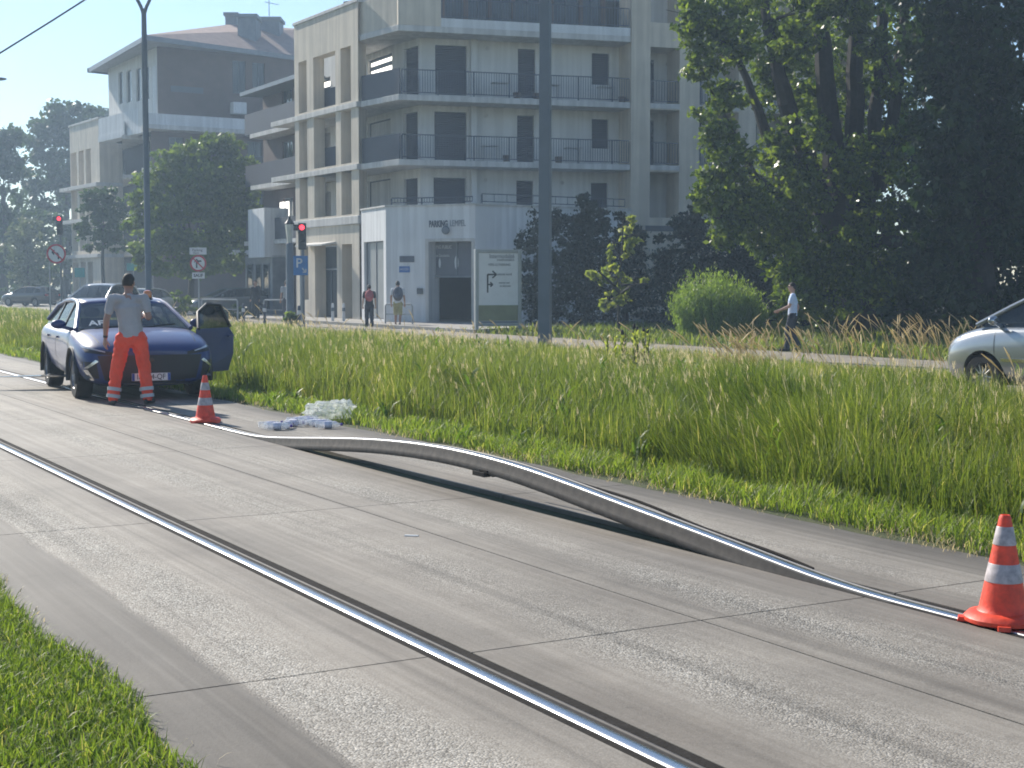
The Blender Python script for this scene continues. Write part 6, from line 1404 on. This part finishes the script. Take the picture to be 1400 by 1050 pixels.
# the big information panel
D = 50.5; pa, pb = at(649, 463, D), at(712, 463, D+.6); PI = Plane(pa, pb); t = empty('information_panel', 'large grey free-standing information panel with arrows in front of the garage entrance', 'information panel', (pa.x, pa.y, 0), 0)
zt_ = PI.z(680, 341); z0 = PI.z(680, 418); z1 = PI.z(680, 441); m_al = mat('panel_aluminium', (.34,.36,.37), .45, var=.08, metal=.3); m_face = mat('panel_face', (.72,.73,.74), .45, var=.05); m_ol = mat('panel_olive', (.22,.23,.13), .6, var=.12)
q = MB(); pbox(q, PI, 0, .12, 0, zt_, -.09, .09); pbox(q, PI, PI.L-.12, PI.L, 0, zt_, -.09, .09); pbox(q, PI, .12, PI.L-.12, zt_-.12, zt_, -.085, .085); pbox(q, PI, .12, PI.L-.12, .20, .295, -.08, .08); q.build('frame', m_al, t, bevel=.02)
q = MB(); pbox(q, PI, .125, PI.L-.125, z0, zt_-.125, -.04, .05); fa = q.build('face', m_face, t); q = MB(); pbox(q, PI, .125, PI.L-.125, z1+.06, z0-.005, -.04, .045); q.build('lower_panel', m_ol, t); q = MB(); pbox(q, PI, .125, PI.L-.125, .30, z1+.05, -.04, .04); q.build('lower_panel', m_zinc, t)
q = MB(); pbox(q, PI, .125, PI.L-.125, z0-.06, z0+.02, .0505, .065); q.build('trim_strip', m_ol, t)
under(t)
for bd, px, py, sz, sx in (('Intermodalité', 685.5, 350.5, .21, .80), ('transfrontalière', 690.5, 355.3, .12, .85), ('VERS LE PARKING', 682, 362, .115, .9), ('entrée nord', 689, 375, .12, .9), ('entrée sud', 688.5, 386.5, .10, .9), ('et abonnés', 690, 391, .10, .9)):
    o = writing(t, 'lettering', bd, PI, px, py, sz, m_let, off=.054, sx=sx)
def pstroke(segs, w, nm):
    q = MB()
    for (x0,y0),(x1,y1) in segs:
        (u0,a0),(u1,a1) = PI.uz(x0,y0), PI.uz(x1,y1); d = Vector((u1-u0,a1-a0)).normalized(); n = Vector((-d.y,d.x))*w/2
        q.add([PI.pt(u0+n.x,a0+n.y,.052),PI.pt(u1+n.x,a1+n.y,.052),PI.pt(u1-n.x,a1-n.y,.052),PI.pt(u0-n.x,a0-n.y,.052),PI.pt(u0+n.x,a0+n.y,.056),PI.pt(u1+n.x,a1+n.y,.056),PI.pt(u1-n.x,a1-n.y,.056),PI.pt(u0-n.x,a0-n.y,.056)], [(4,5,6,7),(0,4,7,3),(1,5,4,0),(2,6,5,1),(3,7,6,2)])
    return q.build(nm, m_ink, t)
for o in (pstroke([((666,400),(666,375)),((666,375.3),(677,375.3))], .055, 'arrow'), pstroke([((672.5,370.5),(678,375.3)),((678,375.3),(672.5,380))], .05, 'arrow_head'), pstroke([((666,389),(672,389)),((669.5,386),(673,389)),((673,389),(669.5,392))], .05, 'arrow')): o.matrix_parent_inverse = Matrix.Translation(-t.location)
# street railings, bollards, posts
def barrier(label, px0, px1, D0, D1, h=.95):
    a, b = at(px0, 440, D0), at(px1, 440, D1); t = empty('street_railing', label, 'railing', (a.x, a.y, .0), math.atan2(b.y-a.y, b.x-a.x), 'grey street railings before the buildings'); L_ = (b-a).length
    q = MB(); q.tube([(0,0,0),(0,0,h-.06),(.06,0,h),(L_-.06,0,h),(L_,0,h-.06),(L_,0,0)], .035, 8); q.build('hoop', m_polel, t, True); q = MB(); q.tube([(0,0,h*.55),(L_,0,h*.55)], .025, 6); q.build('mid_bar', m_polel, t, True)
barrier('grey street railing behind the open car door', 276, 325, 66, 65); barrier('grey street railing left of the lantern post', 361, 391, 64, 63.5)
a = at(548, 440, 57.6); barrier('low dark railing on the pavement at the garage entrance', 527, 564, 57.8, 57.2, .85)
for i, (px, D, lb) in enumerate(((470,61.5,'white and grey bollard nearest the beige column at the shop door'), (455,61.8,'white and grey bollard by the middle of the glass shop door'), (362,60,'thin dark bollard left of the lantern post'), (409,55,'dark bollard under the parking sign'), (333,60,'thin dark bollard by the black clad person'))):
    p = at(px, 440, D); z_ = .85; t = empty('bollard', lb, 'bollard', (p.x, p.y, 0), 0, 'bollards along the pavement'); wcol = i < 2
    MB().lathe([(.09,0),(.085,.03),(.065,.05),(.06,z_-.1),(.05,z_-.02),(0,z_)], 14).build('post', m_signw if wcol else m_iron, t, True)
    MB().lathe([(.066,z_-.34),(.068,z_-.33),(.067,z_-.2),(.062,z_-.19)], 14).build('band', m_pole if wcol else m_signw, t, True)
# ------------------------------------------------------------------ other vehicles
m_silver = mat('silver_paint', (.36,.38,.40), .25, var=.04, metal=.5, coat=1.0); m_wpaint = mat('white_paint', (.62,.63,.63), .3, coat=1.0); m_black = mat('black_paint', (.02,.02,.024), .25, coat=1.0); m_grey = mat('grey_paint', (.10,.11,.12), .3, metal=.4, coat=1.0)
mpv_hull = [
 (2.02, half(.30,.50,.60,.45,.58,.62,.50,.74,.01)), (1.98, half(.22,.66,.78,.45,.76,.68,.62,.82,.02)), (1.80, half(.19,.76,.87,.5,.86,.80,.72,.93,.03)), (1.45, half(.19,.80,.90,.54,.89,.88,.77,1.02,.03)),
 (1.1, half(.19,.82,.91,.56,.90,.92,.80,1.08,.03)), (.3, half(.20,.83,.90,.58,.90,.96,.86,1.05,.0)), (-.9, half(.20,.83,.91,.60,.91,.98,.86,1.06,.0)), (-1.4, half(.22,.82,.92,.66,.92,.98,.84,1.06,.0)), (-1.85, half(.28,.78,.90,.70,.90,.96,.80,1.06,.01)), (-2.1, half(.38,.70,.82,.70,.82,.94,.72,1.02,.01))]
mpv = dict(axles=(1.22,-1.32,.32,1.54), hull=mpv_hull, belt=1.045, cabw=(.815,.60), cabin=[(1.38,1.06),(.85,1.33),(.38,1.55),(-.1,1.63),(-.8,1.65),(-1.5,1.60),(-1.85,1.52),(-2.08,1.1)], ws=2, rw=1, pillars=(-.15,-1.05), mirror=.95)
D = 22.0; p = at(1309, 470, D); rz = R(33)
h_l = Vector((-math.sin(rz), math.cos(rz), 0)); rt_ = Vector((math.cos(rz), math.sin(rz), 0)); org2 = Vector((p.x, p.y, 0))-h_l*1.95+rt_*.55
SC, SH = car('parked_car', 'silver people carrier glinting in the sun behind the long grass', 'car', (org2.x, org2.y, 0), rz, m_silver, mpv)
for s in (-1, 1):
    patch('headlight', SH, [(s*.80,.66),(s*.46,.66),(s*.46,.78),(s*.84,.90)], 'y+', m_lens, SC, .010, 8, 4)
    for y0, y1 in ((-.15, 1.0), (-1.0, -.17)): patch('door_seam', SH, [(y1-.012,.36),(y1,.36),(y1+.02,1.02),(y1+.008,1.02)], 'x+' if s > 0 else 'x-', m_trim, SC, .002, 1, 10)
    for y0 in (-.02, -.9): patch('door_handle', SH, [(y0-.1,.90),(y0+.1,.90),(y0+.1,.93),(y0-.1,.93)], 'x+' if s > 0 else 'x-', m_chrome, SC, .03, 6, 2)
    patch('rubbing_strip', SH, [(-.95,.55),(.88,.55),(.88,.60),(-.95,.60)], 'x+' if s > 0 else 'x-', m_chrome, SC, .014, 12, 2)
patch('grille', SH, [(-.42,.62),(.42,.62),(.40,.74),(-.40,.74)], 'y+', m_trim, SC, .008, 10, 3); patch('lower_grille', SH, [(-.6,.3),(.6,.3),(.6,.46),(-.6,.46)], 'y+', m_trim, SC, .008, 10, 3)
def farcar(label, px, D, rz, paint, spec=cross):
    p = at(px, 410, D); c_, h_ = car('parked_car', label, 'car', (p.x, p.y, 0), rz, paint, spec)
    for s in (-1, 1): patch('headlight', h_, [(s*.82,.68),(s*.48,.66),(s*.48,.74),(s*.84,.80)], 'y+', m_lens, c_, .01, 6, 3); patch('tail_light', h_, [(s*.76,.78),(s*.5,.78),(s*.5,.9),(s*.76,.92)], 'y-', m_redring, c_, .01, 5, 3)
    patch('grille', h_, [(-.5,.32),(.5,.32),(.55,.56),(-.55,.56)], 'y+', m_trim, c_, .008, 8, 3); return c_
farcar('dark hatchback with glinting windscreen parked behind the crossing, beside the clipped round tree', 42, 108, R(62), m_black)
farcar('white car with its pale roof showing above the dark blue car', 140, 62, R(170), m_wpaint, mpv)
farcar('pale grey car half hidden behind the workman', 188, 70, R(168), m_wpaint)
farcar('dark grey car with a bright sun glint on its bonnet under the street tree', 312, 76, R(120), m_grey)
p = at(250, 425, 74); 
# small street signs far off
p = at(109, 372, 88); t = empty('shop_sign', 'small teal sign board on a post left of the lamp post', 'sign', (p.x, p.y, 0), 0); z = p.z; MB().tube([(0,.05,0),(0,.05,z)], .04, 6).build('post', m_polel, t); MB().box(-.3,.3,-.02,.02,z-.3,z+.25).build('panel', mat('teal_sign', (.06,.28,.30), .5), t, bevel=.01)
p = at(182, 365, 88); t = empty('shop_sign', 'wider teal sign board just left of the forked lamp post', 'sign', (p.x, p.y, 0), 0); z = p.z; MB().tube([(0,.05,0),(0,.05,z)], .04, 6).build('post', m_polel, t); MB().box(-.38,.38,-.02,.02,z-.22,z+.22).build('panel', MATS['teal_sign'], t, bevel=.01)
for o in bpy.data.objects:
    if '_fix' in o: del o['_fix']
